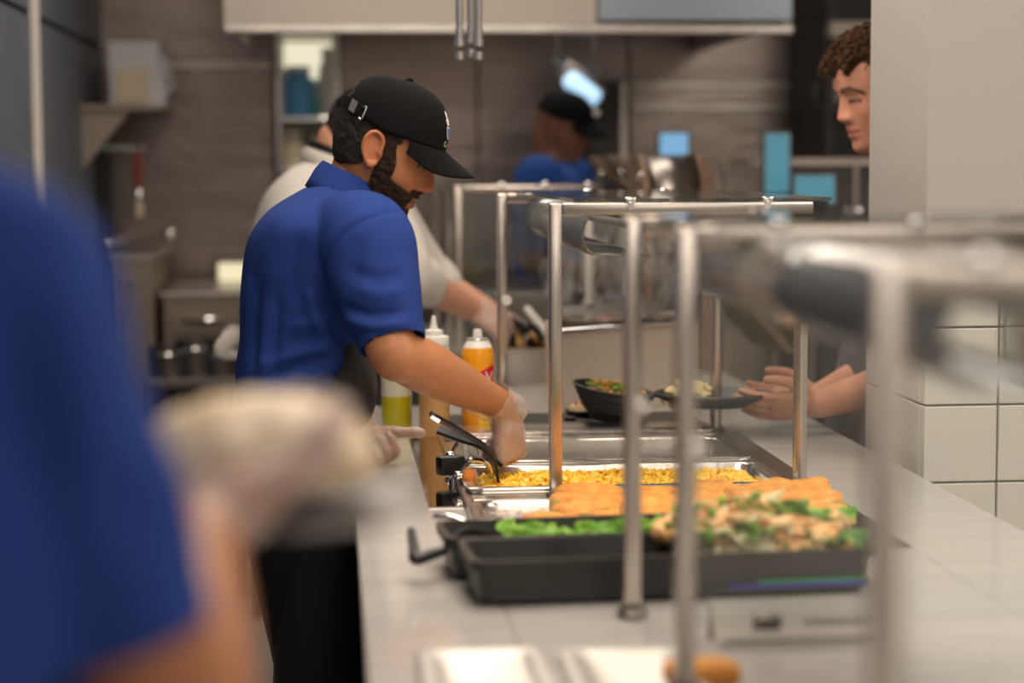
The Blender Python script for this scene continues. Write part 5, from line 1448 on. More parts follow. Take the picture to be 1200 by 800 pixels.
    for nm, mt, xs0, xs1, z0, z1 in (('tape_strip', 'tape_blue', .07, .26, .013, .019), ('tape_strip', 'tape_green', .11, .26, .019, .024)):
        m = MB(); m.box((q(xs0, 0) + q(xs1, 0)) / 2 + Vector((0, 0, (z0 + z1) / 2)), (xs1 - xs0, .003, z1 - z0), rz=math.radians(3.6)); m.build(nm, M[mt], t1, False)
    # lettuce
    lt = thing('lettuce_heap', (.43, 2.757, zt + .03), 'bright green lettuce pieces lying in the narrow black tray', 'lettuce')
    rnd = random.Random(11)
    for k in range(46):
        x = rnd.uniform(.235, .60); yy = rnd.uniform(2.71, 2.79) + (x - .44) * .06
        qn = Quaternion((0, 0, 1), rnd.uniform(0, 6.28)) @ Quaternion((1, 0, 0), rnd.uniform(-1.0, 1.0)) @ Quaternion((0, 1, 0), rnd.uniform(-.6, .6))
        o = link_mesh('leaf', leaf_mesh((x, yy, zt + .034 + rnd.uniform(0, .018)), rnd.uniform(.035, .055), qn, k), M['lettuce' if rnd.random() < .8 else 'lettuce_dark'], lt)
        solidify(o, .0012)
    # chicken salad: strips, leaves, shreds
    ch = thing('chicken_salad', (.56, 2.68, zt + .03), 'heap of chicken strips, cabbage and greens in the near black tray', 'salad')
    MB().ball((.585, 2.62, zt + .036), (.125, .072, .050), seg=28, noise_amp=.012, noise_scale=25).build('salad_bed', M['cabbage'], ch)
    for k in range(130):
        u = rnd.uniform(-1, 1); v = rnd.uniform(-1, 1)
        x = .580 + u * .130; yy = 2.628 + v * .072
        hgt = .034 + .062 * max(0, 1 - .5 * u * u - .7 * v * v) + .008 * (u < .2)
        c = Vector((x, yy, zt + hgt + rnd.uniform(-.006, .010))); kind = rnd.random()
        rz = rnd.uniform(0, 3.14)
        if kind < .50:
            m = MB(); slab(m, c, rnd.uniform(.042, .068), rnd.uniform(.018, .028), rnd.uniform(.014, .020), rz, rnd.uniform(-.6, .6), .004, 12, rnd.uniform(-.4, .4)); m.build('chicken_strip', M['chicken'], ch)
        elif kind < .74:
            qn = Quaternion((0, 0, 1), rnd.uniform(0, 6.28)) @ Quaternion((1, 0, 0), rnd.uniform(-.9, .9))
            o = link_mesh('leaf', leaf_mesh(c + Vector((0, 0, .006)), rnd.uniform(.04, .06), qn, k + 50), M['lettuce' if rnd.random() < .7 else 'lettuce_dark'], ch); solidify(o, .0012)
        elif kind < .95:
            d = Vector((math.cos(rz), math.sin(rz), rnd.uniform(-.3, .5)))
            MB().tube([c - d * .022, c + Vector((0, 0, .006)), c + d * .022], [.004, .005, .003], seg=7, n=3).build('cabbage_shred', M['cabbage'], ch)
        else:
            MB().ball(c + Vector((0, 0, .004)), (.010, .008, .006), seg=10, noise_amp=.003, noise_scale=60).build('tomato_piece', M['tomato'], ch)
    # a second layer of leaves right and behind: the rest of the dark tray
    g2 = thing('greens_heap', (.66, 2.76, zt + .04), 'darker greens and onion at the right end behind the chicken salad', 'greens')
    for k in range(30):
        x = rnd.uniform(.575, .685); yy = rnd.uniform(2.72, 2.80)
        qn = Quaternion((0, 0, 1), rnd.uniform(0, 6.28)) @ Quaternion((1, 0, 0), rnd.uniform(-.9, .9))
        o = link_mesh('leaf', leaf_mesh((x, yy, zt + .046 + rnd.uniform(0, .022)), rnd.uniform(.03, .045), qn, k + 90), M['lettuce_dark' if rnd.random() < .7 else 'cabbage'], g2); solidify(o, .0012)
    # black handled utensil with upturned hook at the left of the trays
    t = thing('black_spatula', (.13, 2.82, zt + .03), 'black hooked utensil sticking out left of the lettuce tray', 'utensil')
    a = P(482, 622, 2.70); b = P(487, 655, 2.66); c = P(520, 645, 2.68); d = P(580, 628, 2.76)
    for v in (a, b, c, d): v.z = max(v.z, ZC + .012)
    MB().tube([a, a.lerp(b, .6) , b, b.lerp(c, .5), c], [.006, .0075, .009, .0085, .007], seg=10, n=5).build('handle', M['black'], t)
    MB().tube([c, c.lerp(d, .4) + Vector((0, 0, .02)), d], [.006, .006, .006], seg=10, n=5, flat=.5).build('shaft', M['black'], t)
    # steel corner bracket with hoop at the cutlet pan's left end
    t = thing('spoon_rest', (.20, 2.95, ZC), 'steel serving spoon lying at the left end of the cutlet pan', 'spoon')
    a = P(512, 606, 2.86); b = P(548, 616, 2.84); c = P(575, 612, 2.87)
    MB().tube([a, a.lerp(b, .5) + Vector((0, 0, .004)), b], [.007, .006, .008], seg=10, flat=.6).build('handle', M['chrome'], t)
    MB().ball(c, (.035, .022, .008), seg=18).build('bowl', M['chrome'], t)
    # near pans: bright polished inserts sunk in the worktop
    for k, (x0, x1, y0, y1, lab) in enumerate(((.093, .246, 1.70, 2.275, 'polished steel insert flush in the near worktop, left one'), (.258, .41, 1.70, 2.26, 'polished steel insert flush in the near worktop, right one'))):
        t = thing('steel_insert', ((x0 + x1) / 2, (y0 + y1) / 2, ZC), lab, 'insert')
        L = [((x1 - x0) / 2, (y1 - y0) / 2, .02, .0), ((x1 - x0) / 2, (y1 - y0) / 2, .02, .006), ((x1 - x0) / 2 - .006, (y1 - y0) / 2 - .006, .02, .009), ((x1 - x0) / 2 - .02, (y1 - y0) / 2 - .02, .02, .008), ((x1 - x0) / 2 - .026, (y1 - y0) / 2 - .026, .02, .003)]
        MB().rrect_loops(L, c=((x0 + x1) / 2, (y0 + y1) / 2, ZC)).build('insert_plate', M['chrome_soft'], t)
    # label card
    d = 2.27
    a, b = P(838, 765, d), P(1018, 757, d)
    x0, x1 = a.x, PX(1030, d, 760)
    t = thing('menu_card', ((x0 + x1) / 2, d, ZC), 'white food label card with dark script in front of the salad', 'card')
    tilt = math.radians(-22); Rt = Matrix.Rotation(tilt, 3, 'X')
    hgt = .056; o = Vector(((x0 + x1) / 2, d, ZC + .001)); W = x1 - x0
    fq = lambda u, v, n=0: o + Rt @ Vector((u * W / 2, -.0012 - n, v * hgt))
    MB().box(o + Rt @ Vector((0, 0, hgt / 2)), (W, .002, hgt), R=Rt).build('card_face', M['card'], t, False)
    MB().box(o + Vector((0, .045, hgt * .42)), (W, .002, hgt * .98), R=Matrix.Rotation(math.radians(24), 3, 'X')).build('card_back', M['card'], t, False)
    m = MB()          # the handwriting is out of focus: upright dark strokes
    rnd = random.Random(3)
    for k, (u, h0, h1) in enumerate(((-.50, .36, .66), (-.44, .36, .56), (-.39, .36, .56), (-.34, .36, .56), (-.29, .36, .68), (-.24, .36, .56), (-.20, .38, .64))):
        m.tube([fq(u, h0), fq(u + .006, (h0 + h1) / 2), fq(u + .012, h1)], [.0022, .0026, .002], seg=6, n=3)
    m.build('script', M['ink'], t)
    m = MB()
    for k in range(16):
        u = .12 + k * .05; m.tube([fq(u, .44), fq(u + .004, .50 + .05 * (k % 3 == 0))], [.0018, .0018], seg=6, n=2)
    m.build('small_script', M['ink2'], t)
    m = MB(); m.box(fq(0.02, .10), (W * .93, .001, .007), R=Rt); m.build('rule_line', M['ink2'], t, False)
    # golden item cut by the frame's bottom
    c = P(822, 812, 2.12); c.z = ZC + .012
    t = thing('bread_roll', c - Vector((0, 0, .012)), 'golden bread roll at the bottom edge of the picture', 'bread')
    m = MB(); slab(m, c, .085, .05, .026, .1, 0, .003, 22); m.build('crust', M['cutlet'], t)
M['foil'] = mat('crinkled_foil', (.85, .82, .78), .2, 1.0, bump=(55, .9), bdist=.006)
M['chrome_soft'] = mat('polished_insert', (.48, .46, .44), .5, .9)
M['mirror'] = mat('mirror_flange', (.62, .58, .54), .07, 1.0)
M['ink2'] = mat('faded_ink', (.34, .31, .29), .7)
# ------------------------------------------------------------------ sneeze guards
ZR = 1.430          # top of the rails
def guards():
    XA, XB = .379, .832
    wq = .022
    def frame(t, y, foot=True, knob=True, pane=None, short=True, clamps=(.25, .72), xa=XA, xb=XB):
        m = MB()
        m.box((xa, y, (ZC + ZR) / 2), (wq, wq, ZR - ZC), bevel=.004)
        m.build('post', M['steel_post'], t)
        r = MB().box(((xa + xb) / 2 + .0, y, ZR - wq / 2), (xb - xa - wq + .001, wq, wq), bevel=.004)
        rail = r.build('rail', M['steel_post'], t)
        if foot: MB().lathe([(.020, 0), (.020, .006), (.0165, .010), (.0165, .016)], (xa, y, ZC), 20).build('foot', M['steel_dark'], t)
        for c in clamps:
            x = xa + (xb - xa) * c
            MB().box((x, y, ZR + .004), (.020, .026, .010), bevel=.003).cyl((x, y - .016, ZR - .006), (x, y + .016, ZR - .006), .006, seg=12).build('clamp', M['chrome'], t)
        if knob:
            k = MB(); k.cyl((xa + .008, y - .013, 1.195), (xa + .008, y - .028, 1.195), .011, seg=18).cyl((xa + .008, y - .012, 1.195), (xa + .008, y - .016, 1.195), .007, seg=12)
            k.build('standoff_knob', M['satin'], t)
        if pane:
            z0, z1 = pane
            MB().bx((xa + wq / 2 + .002, y - .003, z0), (xb - .004, y + .003, z1)).build('end_pane', M['glass_hazy'], t, False)
    def shortpost(t, x, y, h):
        MB().cyl((x, y, ZC), (x, y, ZC + h), .0125, seg=18).build('short_post', M['steel_post'], t)
        MB().lathe([(.018, 0), (.018, .006), (.0135, .009)], (x, y, ZC), 18).build('foot', M['steel_dark'], t)
        MB().box((x - .014, y, ZC + h + .004), (.036, .022, .014), bevel=.004).build('glass_clip', M['chrome'], t)
    def top_glass(t, y0, y1):
        MB().bx((XA + .03, y0, ZR + .001), (XB + .02, y1, ZR + .007)).build('top_pane', M['glass'], t, False)
    def front_glass(t, y0, y1):
        n = Vector((.0, 0, 1))
        m = MB(); a = [Vector((XB + .012, y0, ZR)), Vector((XB + .018, y0, ZR)), Vector((XB + .030, y0, 1.215)), Vector((XB + .024, y0, 1.215))]
        m.prism(a, (0, y1 - y0, 0)); m.build('front_pane', M['glass'], t, False)
    def visor(t, y0, y1, lit=True, x0=.425, x1=.505, zt=1.418, drop=.085):
        """rounded lamp cover along the counter under the top pane"""
        prof = []
        for k in range(15):
            a = math.radians(100 + 130 * k / 14)
            prof.append(((x0 + x1) / 2 + .012 + (x1 - x0) * .62 * math.cos(a), zt - drop / 2 + drop * .55 * math.sin(a)))
        prof = [(x1 + .05, zt - .004)] + prof + [(x1 + .04, zt - drop * .98)]
        rows = []
        m = MB(); bm = m.bm
        A = [bm.verts.new((x, y0, z)) for x, z in prof]; B = [bm.verts.new((x, y1, z)) for x, z in prof]
        for i in range(len(prof) - 1): bm.faces.new((A[i], A[i + 1], B[i + 1], B[i]))
        o = m.build('lamp_cover', M['visor_clear' if y0 > 2.6 else 'visor'], t); solidify(o, .004)
        MB().cyl((x1 + .02, y0 + .02, zt - .03), (x1 + .02, y1 - .02, zt - .03), .008, seg=12).build('lamp_tube', M['lamp'] if lit else M['card'], t)
        if not lit: return
        l = bpy.data.lights.new('warming_lamp', 'AREA'); l.shape = 'RECTANGLE'; l.size = .05; l.size_y = (y1 - y0) * .9; l.energy = 2.0 * (y1 - y0); l.color = (1, .78, .52)
        lo = bpy.data.objects.new('warming_lamp', l); COL.objects.link(lo); lo.location = (x1 + .03, (y0 + y1) / 2, zt - .055)
    yb, yn = 4.324, 3.295
    t = thing('sneeze_guard', ((XA + XB) / 2, (yb + yn) / 2, ZC), 'middle glass sneeze guard whose front post stands in the sweetcorn', 'sneeze guard', 'sneeze guards along the counter')
    frame(t, yb, clamps=(.42, .80)); frame(t, yn, clamps=(.28, .80), knob=False)
    top_glass(t, yn - .01, yb + .01); front_glass(t, yn, yb); visor(t, yn + .03, yb - .03, False)
    shortpost(t, (.829), 3.402, .298); shortpost(t, .822, 4.13, .298)
    y3, y4, y5 = 2.443, 2.07, 1.31
    t = thing('sneeze_guard', ((XA + XB) / 2, (y3 + y5) / 2, ZC), 'nearest glass sneeze guard crossing the right of the picture', 'sneeze guard', 'sneeze guards along the counter')
    frame(t, y3, clamps=(.35, .62)); frame(t, y4, foot=True, pane=(1.0, ZR - .03), clamps=(.22, .55)); frame(t, y5, knob=False, pane=(.96, ZR - .03), clamps=(.15, .5))
    top_glass(t, y4 - .01, y3 + .01); front_glass(t, y5, y3); visor(t, y5 + .03, y3 - .03, False)
    # far guard
    ya, yz = 5.75, 6.85
    xa = PX(538, ya, 350)
    t = thing('sneeze_guard', (.7, (ya + yz) / 2, ZC), 'far glass sneeze guard beyond the cook in the off-white coat', 'sneeze guard', 'sneeze guards along the counter')
    frame(t, ya, knob=False, xa=xa, xb=PX(706, ya, 210), clamps=(.3, .6, .9)); frame(t, yz, knob=False, xa=PX(512, yz, 300), xb=PX(700, yz, 210))
    x_l = PX(527, 6.3, 300)
    MB().box((x_l, 6.3, (ZC + ZR) / 2), (wq, wq, ZR - ZC), bevel=.004).build('post', M['steel_post'], t)
    MB().bx((xa + .015, ya - .003, 1.0), (PX(700, ya, 210), ya + .003, ZR - .03)).build('end_pane', M['glass'], t, False)
    MB().bx((xa - .05, ya, ZR + .001), (PX(706, ya, 210) + .05, yz, ZR + .007)).build('top_pane', M['glass'], t, False)
    # another rail far right, before the dark cabinet
    t = thing('glass_rail', (PX(930, 6.6), 6.6, ZC), 'steel topped glass rail far off left of the column', 'rail')
    a, b = PX(842, 6.6), PX(1040, 6.6)
    MB().bx((a, 6.59, PZ(194, 6.6, 930)), (b, 6.61, PZ(185, 6.6, 930)), .003).build('top_rail', M['steel_post'], t, False)
    MB().bx((a, 6.597, ZC + .02), (b, 6.603, PZ(194, 6.6, 930))).build('glass_pane', M['glass_hazy'], t, False)
    for px in (850, 1000): MB().cyl((PX(px, 6.6), 6.6, 0 if px > 950 else 0), (PX(px, 6.6), 6.6, PZ(190, 6.6, 930)), .014, seg=12).build('post', M['steel_post'], t)

# ------------------------------------------------------------------ things on the counter
def squeeze_bottle(px, d, r, h, fill, m_fill, lab, tip=True):
    x = PX(px, d, 480)
    t = thing('squeeze_bottle', (x, d, ZC), lab, 'bottle', 'squeeze bottles by the pans')
    c = (x, d, ZC)
    MB().lathe([(r * .93, 0), (r, .006), (r, fill)], c, 32).build('sauce_fill', m_fill, t)
    MB().lathe([(r, fill), (r, h * .80), (r * .96, h * .815), (r * .90, h * .83)], c, 32).build('bottle_wall', M['bottle_clear'], t)
    cp = MB().lathe([(r * .99, h * .825), (r * .99, h * .89), (r * .93, h * .905), (r * .62, h * .91), (r * .60, h * .955), (r * .30, h * .965), (r * .22, h * 1.0), (r * .14, h * 1.08), (r * .10, h * 1.085)], c, 32).build('cap', M['white'], t)
    return t, x

def can(px, d, lab, first):
    r, h = .0355, .205
    x = PX(px, d, 450); c = (x, d, ZC)
    t = thing('spray_can', c, lab, 'spray can', None)
    MB().lathe([(r * .94, 0), (r, .005), (r, h * .80), (r * .97, h * .85), (r * .88, h * .905)], c, 40).build('can_body', M['can'], t)
    MB().lathe([(r * .885, h * .903), (r * .70, h * .965), (r * .62, h * .985)], c, 32).build('shoulder', M['white'], t)
    MB().lathe([(r * .66, h * .983), (r * .68, h * .99), (r * .66, h * .997), (r * .30, h)], c, 32).build('rim', M['silver_label'], t)
    MB().lathe([(r * .28, h), (r * .30, h * 1.02), (r * .28, h * 1.06), (r * .24, h * 1.09), (.001, h * 1.09)], c, 16).build('nozzle', M['white'], t)
    def band(a0, a1, z0, z1, m, name, k=1.012, z0b=None, z1b=None):
        rings = []
        for i in range(13):
            u = i / 12; a = math.radians(a0 + (a1 - a0) * u)
            za = z0 + ((z0b if z0b is not None else z0) - z0) * u; zb_ = z1 + ((z1b if z1b is not None else z1) - z1) * u
            f = lambda kk, z: Vector((x + r * kk * math.cos(a), d + r * kk * math.sin(a), ZC + z))
            rings.append([f(.99, za), f(k, za), f(k, zb_), f(.99, zb_)])
        return MB().rings(rings).build(name, m, t)
    # angles: -90 faces the camera
    band(-92, -30, h * .30, h * .485, M['silver_label'], 'silver_band')
    band(-90, -28, h * .51, h * .66, M['red'], 'red_label', 1.03, h * .47, h * .74)
    band(-92, -30, h * .0, h * .30, M['can_yellow'], 'yellow_panel')
    band(-150, -112, h * .28, h * .42, M['silver_label'], 'info_panel')
    band(-150, -112, h * .42, h * .445, M['red'], 'info_stripe')
    tx = text_pts('Ve', .036); co = co_of(tx)
    out = []
    for u, v, _ in co:
        a = math.radians(-70) + u / r
        out.append((x + r * 1.045 * math.cos(a), d + r * 1.045 * math.sin(a), ZC + h * .545 + v))
    set_co(tx, np.array(out)); link_mesh('lettering', tx, M['white'], t, False)
    m = MB()
    for k in range(9):
        a0, z = math.radians(-150), h * (.50 + .022 * k)
        pts = [(x + r * 1.003 * math.cos(a0 + s_), d + r * 1.003 * math.sin(a0 + s_), ZC + z) for s_ in np.linspace(0, .5 + .12 * ((k * 7) % 3), 5)]
        m.tube(pts, [.0006] * 5, seg=4, n=2)
    m.build('fine_print', M['print'], t)
    return t

def counter_things(RW):
    squeeze_bottle(465, 4.245, .033, .235, .075, M['oil'], 'cloudy squeeze bottle half full of yellow-green oil')
    t, x = squeeze_bottle(509, 4.13, .0325, .236, .178, M['sauce'], 'squeeze bottle full of tan sauce with white pointed cap')
    m = MB(); rings = []
    can(560, 4.165, 'orange-yellow cooking spray can with red label beside the tan squeeze bottle', True)
    # tongs in the right hand
    d = 3.43
    root = thing('serving_tongs', RW + Vector((0, 0, -.06)), 'black handled serving tongs dipping into the sweetcorn', 'tongs')
    tip = P(584, 547, d + .02); tip.z = ZC + .012
    h1 = P(506, 486, d - .03); k1 = P(575, 530, d)
    def strip(pts, w_, t_, name, m):
        mb = MB(); rings = []
        q = [Vector(v) for v in catmull(pts, 6)]
        for i, p in enumerate(q):
            tan = q[min(i + 1, len(q) - 1)] - q[max(i - 1, 0)]
            a, u, v = frame_of(tan, (0, 1, .3))
            rings.append([p + u * w_ + v * t_, p - u * w_ + v * t_, p - u * w_ - v * t_, p + u * w_ - v * t_])
        mb.rings(rings); return mb.build(name, m, root)
    arm = strip([h1, h1.lerp(k1, .5) + Vector((0, 0, .004)), k1, tip], .008, .0028, 'front_arm', M['black'])
    tag(strip([h1 - (k1 - h1) * .02, h1 + (k1 - h1) * .12], .0086, .0032, 'end_band', M['chrome']), 'bright steel end band')
    h2 = P(513, 503, d + .07); k2 = P(565, 522, d + .06)
    strip([h2, h2.lerp(k2, .5), k2, P(590, 545, d + .05)], .015, .003, 'rear_arm', M['black'])
    # bowl and dish on the mat
    z0 = ZC + .013
    c = P(714, 496, 4.17); c.z = z0
    t = thing('ribbed_bowl', c, 'tilted black ribbed bowl of stir fried vegetables beside the steel panel', 'bowl')
    prof = [(.001, 0), (.042, 0), (.046, .004), (.048, .010)]
    R = Matrix.Rotation(math.radians(9), 3, 'Y') @ Matrix.Rotation(math.radians(3), 3, 'X')
    ax = R @ Zv
    for k in range(22):
        u = k / 21; prof.append((.050 + .040 * u ** .8 + .0014 * math.cos(u * 2 * math.pi * 6), .012 + .056 * u))
    prof += [(.092, .071), (.089, .072), (.084, .067), (.050, .022), (.001, .018)]
    MB().lathe(prof, c + Vector((0, 0, .010)), 48, axis=ax).build('bowl_body', M['stoneware'], t)
    fm = MB(); rnd = random.Random(6); fc = c + Vector((0, 0, .010)) + ax * .052
    fm.ball(fc, (.070, .070, .018), R=R, seg=24, noise_amp=.006, noise_scale=45)
    fm.build('noodles', M['noodle'], t)
    for k in range(46):
        a = rnd.uniform(0, 6.28); rr = .066 * math.sqrt(rnd.random())
        p = fc + R @ Vector((rr * math.cos(a), rr * math.sin(a), .014 + .014 * (1 - rr / .07) + rnd.uniform(0, .006)))
        kk = rnd.random(); m = MB(); m.ball(p, (rnd.uniform(.006, .011), .006, .005), R=Matrix.Rotation(rnd.uniform(0, 3), 3, 'Z'), seg=8, noise_amp=.003, noise_scale=80)
        if kk < .35: m.build('noodle_piece', M['noodle'], t)
        elif kk < .6: m.build('carrot_piece', M['orange_food'], t)
        elif kk < .85: m.build('broccoli_piece', M['lettuce'], t)
        else: m.build('pepper_piece', M['corn'], t)
    c = P(681, 484, 4.32); c.z = z0
    t = thing('small_dish', c, 'small black dish with pale rice and red bits left of the ribbed bowl', 'dish')
    MB().lathe([(.001, 0), (.030, 0), (.036, .012), (.038, .014), (.035, .014), (.028, .004), (.001, .004)], c, 32).build('dish_body', M['stoneware'], t)
    m = MB(); m.ball(c + Vector((0, 0, .014)), (.028, .028, .016), seg=20, noise_amp=.006, noise_scale=80); m.build('rice', M['mash'], t)
    for k in range(9):
        a = rnd.uniform(0, 6.28); MB().ball(c + Vector((.014 * math.cos(a), .014 * math.sin(a), .028)), .0045, seg=8).build('red_bit', M['tomato'], t)
    c = P(668, 492, 4.18); c.z = z0
    t = thing('saucer', c, 'flat dark saucer lying at the left of the black bowl', 'saucer')
    MB().lathe([(.001, .004), (.045, .003), (.055, .0), (.057, .003), (.045, .008), (.012, .010), (.008, .018), (.001, .018)], c, 32).build('saucer_disc', M['stoneware'], t); MB().lathe([(.012, .009), (.014, .016), (.001, .019)], c, 16).build('knob', M['black'], t)
    # box unit with slanted steel side and steaming pans
    d = 4.50
    p0 = P(662, 482, d); p0.z = ZC
    x0 = p0.x; dx = .33; dy = .20
    za = PZ(388, d, 660); zb = PZ(372, d + .1, 780)
    t = thing('hot_unit', (x0 + .2, d + .2, ZC), 'counter steamer box with plain tan steel side and open top', 'food warmer')
    e = Vector((dx, dy * .5, 0)); n = Vector((0, 1, 0))
    base = Vector((x0, d, ZC))
    top0, top1 = base.copy(), base + e; top0.z = za; top1.z = za + .012
    top0.x -= .008
    MB().prism([base, base + e, top1, top0], n * .012).build('front_panel', M['steel_panel'], t, False)
    MB().prism([base, base + n * .30, top0 + n * .30, top0], -e.normalized() * .006).build('side_panel', M['steel_panel'], t, False)
    MB().prism([base + n * .30, base + n * .30 + e, top1 + n * .30, top0 + n * .30], -n * .012).build('back_panel', M['steel_panel'], t, False)
    ed = MB(); ed.tube([top0, top1], [.005, .005], seg=8, n=2); ed.build('top_edge', M['chrome'], t)
    rim = MB().prism([top0 + n * .012 - Zv * .002, top0 + n * .06 - Zv * .002, top1 + n * .06 - Zv * .002, top1 + n * .012 - Zv * .002], Zv * .006); rim.build('black_ledge', M['black'], t, False)
    for k in range(2):
        c = base + e * (.30 + .42 * k) + n * .17; c.z = za - .02
        Rz = Matrix.Rotation(math.atan2(dy, dx), 3, 'Z')
        p_ = thing('steaming_pan', c, ('left steel pan on top of the steamer box', 'right steel pan on top of the steamer box')[k], 'food pan', 'pans on the steamer box')
        L = [(.045, .09, .02, -.04), (.058, .10, .02, .03), (.066, .11, .02, .03), (.066, .11, .02, .036), (.055, .098, .02, .036), (.043, .085, .02, -.03)]
        MB().rrect_loops(L, c=c, R=Rz).build('pan', M['steel_pan'], p_)
        MB().rrect_loops([(.048, .09, .02, .0), (.050, .092, .02, .012)], c=c, R=Rz).build('stew', M['noodle'], p_)
    # lid standing open behind with dark handle
    b = base + n * .32 + e * .1; b.z = za
    t = thing('raised_lid', b, 'raised dark steel lid leaning at the back of the steamer box', 'lid')
    MB().prism([b, b + e * .85, b + e * .85 + Zv * .035 + n * .05, b + Zv * .03 + n * .05], n * .006).build('lid_sheet', M['steel_dark'], t, False)
    MB().tube([b + e * .2 + Zv * .03, b + e * .4 + Zv * .05, b + e * .6 + Zv * .033], [.006] * 3, seg=8).build('handle', M['black'], t)
    # tall warm lit tubes beyond the box
    for k, px in enumerate((690, 736)):
        dd = 5.4; x = PX(px, dd, 330)
        t = thing('lamp_post', (x, dd, ZC), ('pale upright tube behind the steam, left one', 'pale upright tube behind the steam, right one')[k], 'post')
        MB().cyl((x, dd, ZC + .01), (x, dd, 1.34), .011, seg=12).build('tube', M['card'], t)
        MB().cyl((x, dd, ZC), (x, dd, ZC + .015), .022, seg=16).build('foot', M['steel'], t)
        MB().cyl((x, dd, 1.34), (x, dd, 1.35), .013, seg=12).build('cap_ring', M['steel'], t)
    # deep bin with buns and tongs left of the box
    d = 5.05; x0, x1 = PX(588, d, 450), PX(652, d, 450); zt_ = PZ(408, d, 620)
    t = thing('bread_bin', ((x0 + x1) / 2, d + .14, ZC), 'deep steel bin with buns and black handled tongs left of the steamer', 'bin')
    MB().rrect_loops([((x1 - x0) / 2 - .004, .13, .015, 0), ((x1 - x0) / 2, .14, .015, zt_ - ZC - .012), ((x1 - x0) / 2 + .006, .146, .015, zt_ - ZC - .012), ((x1 - x0) / 2 + .006, .146, .015, zt_ - ZC), ((x1 - x0) / 2 - .006, .134, .015, zt_ - ZC), ((x1 - x0) / 2 - .010, .126, .015, .01)], c=((x0 + x1) / 2, d + .14, ZC)).build('bin_body', M['steel'], t)
    for k, (px, py, dd, lab) in enumerate(((602, 399, 5.12, 'golden bun at the left of the steel bin'), (622, 402, 5.20, 'golden bun in the middle of the steel bin'), (640, 396, 5.15, 'golden bun at the right of the steel bin'))):
        c = P(px, py, dd); b_ = thing('bread_bun', c - Vector((0, 0, .03)), lab, 'bun', 'buns in the steel bin')
        MB().ball(c, (.045, .045, .032), seg=18, noise_amp=.003, noise_scale=20).build('crust', M['bun'], b_)
    for k, (a, b_, lab) in enumerate((((596, 378), (624, 412), 'black handled tongs stuck in the buns, left pair'), ((618, 384), (634, 410), 'black handled tongs stuck in the buns, right pair'))):
        pa, pb = P(*a, 5.03 + .04 * k), P(*b_, 5.14)
        g = thing('bun_tongs', pb, lab, 'tongs')
        side = (pb - pa).cross(Yv).normalized()
        for s_ in (-1, 1): MB().tube([pb + side * .004 * s_, pa.lerp(pb, .5) + side * .02 * s_, pa + side * .010 * s_], [.007, .016, .013], seg=10, n=5, flat=.5).build('arm', M['black'], g)
    pa, pb = P(618, 362, 5.1), P(642, 392, 5.1)
    g = thing('paddle', pb, 'pale flat scraper leaning out of the steel bin', 'scraper')
    MB().tube([pb, pa.lerp(pb, .5), pa], [.010, .010, .009], seg=10, flat=.3).build('blade', M['white'], g); MB().tube([pb, pb + (pb - pa) * .5 + Vector((0, .03, 0))], [.009, .009], seg=8).build('handle', M['black'], g)
    # dark crate of smallwares at the left edge of the counter
    d = 4.75; c = Vector((PX(438, d, 480) + .03, d, ZC))
    t = thing('smallware_box', c, 'dark box of utensils on the counter behind the oil bottle', 'box')
    MB().rrect_loops([(.06, .09, .01, 0), (.065, .095, .01, .09), (.06, .09, .01, .09), (.055, .085, .01, .01)], c=c + Vector((.03, 0, 0))).build('box_body', M['black'], t)
    for k in range(7): MB().tube([c + Vector((-.01 + .015 * k, .02 * (k % 3) - .02, .02)), c + Vector((-.015 + .018 * k, .02 * (k % 3) - .02, .115 + .01 * (k % 2)))], [.006, .008], seg=8).build('utensil_end', M['chrome' if k % 2 else 'steel_dark'], t)
    # curved steel display hoods with brown sides, far right
    def roll_hood(px0, px1, ya, d, lab, dep=.34):
        x0, x1 = PX(px0, d, 210), PX(px1, d, 210); zt = PZ(ya, d, (px0 + px1) / 2)
        t = thing('roll_top_hood', ((x0 + x1) / 2, d, ZC), lab, 'display')
        def side(x):
            pr = [Vector((x, d, ZC))]
            for k in range(11):
                a = k / 10
                pr.append(Vector((x + .075 * (1 - a) ** 1.6 * (1 if True else 0), d + dep * .5 * a, ZC + (zt - ZC) * (.2 + .8 * math.sin(a * math.pi / 2)))))
            pr.append(Vector((x, d + dep, zt - .03))); pr.append(Vector((x, d + dep, ZC)))
            return pr
        for nm, x, s_ in (('side_board', x0, 1), ('side_board', x1, 1)):
            poly = [Vector((x, d, ZC))] + [Vector((x, d + dep * .5 * (1 - math.cos(a)), ZC + (zt - ZC) * (.55 + .45 * math.sin(a)))) for a in np.linspace(0, math.pi / 2, 9)] + [Vector((x, d + dep, zt)), Vector((x, d + dep, ZC))]
            MB().prism(poly, (.018, 0, 0)).build(nm, M['brown_panel'], t, False)
        m = MB(); A = [Vector((x0 + .018, d + dep * .5 * (1 - math.cos(a)) + .01, ZC + (zt - ZC) * (.55 + .45 * math.sin(a)) - .004)) for a in np.linspace(0, math.pi / 2, 12)]
        bm = m.bm; va = [bm.verts.new(p) for p in A]; vb = [bm.verts.new(p + Vector((x1 - x0 - .018, 0, 0))) for p in A]
        for i in range(11): bm.faces.new((va[i], va[i + 1], vb[i + 1], vb[i]))
        o = m.build('curved_cover', M['curved_steel'], t); solidify(o, .003)
        MB().bx((x0 + .018, d + .02, ZC), (x1, d + dep, ZC + .05)).build('deck', M['steel'], t, False)
        for zz in (.03, .06): MB().ball((x0, d + .05 + zz, zt - .05 - zz * .3), .009, seg=10).build('rivet', M['chrome'], t)
    roll_hood(757, 826, 180, 5.35, 'curved steel display cover with brown side boards above the guard rail')
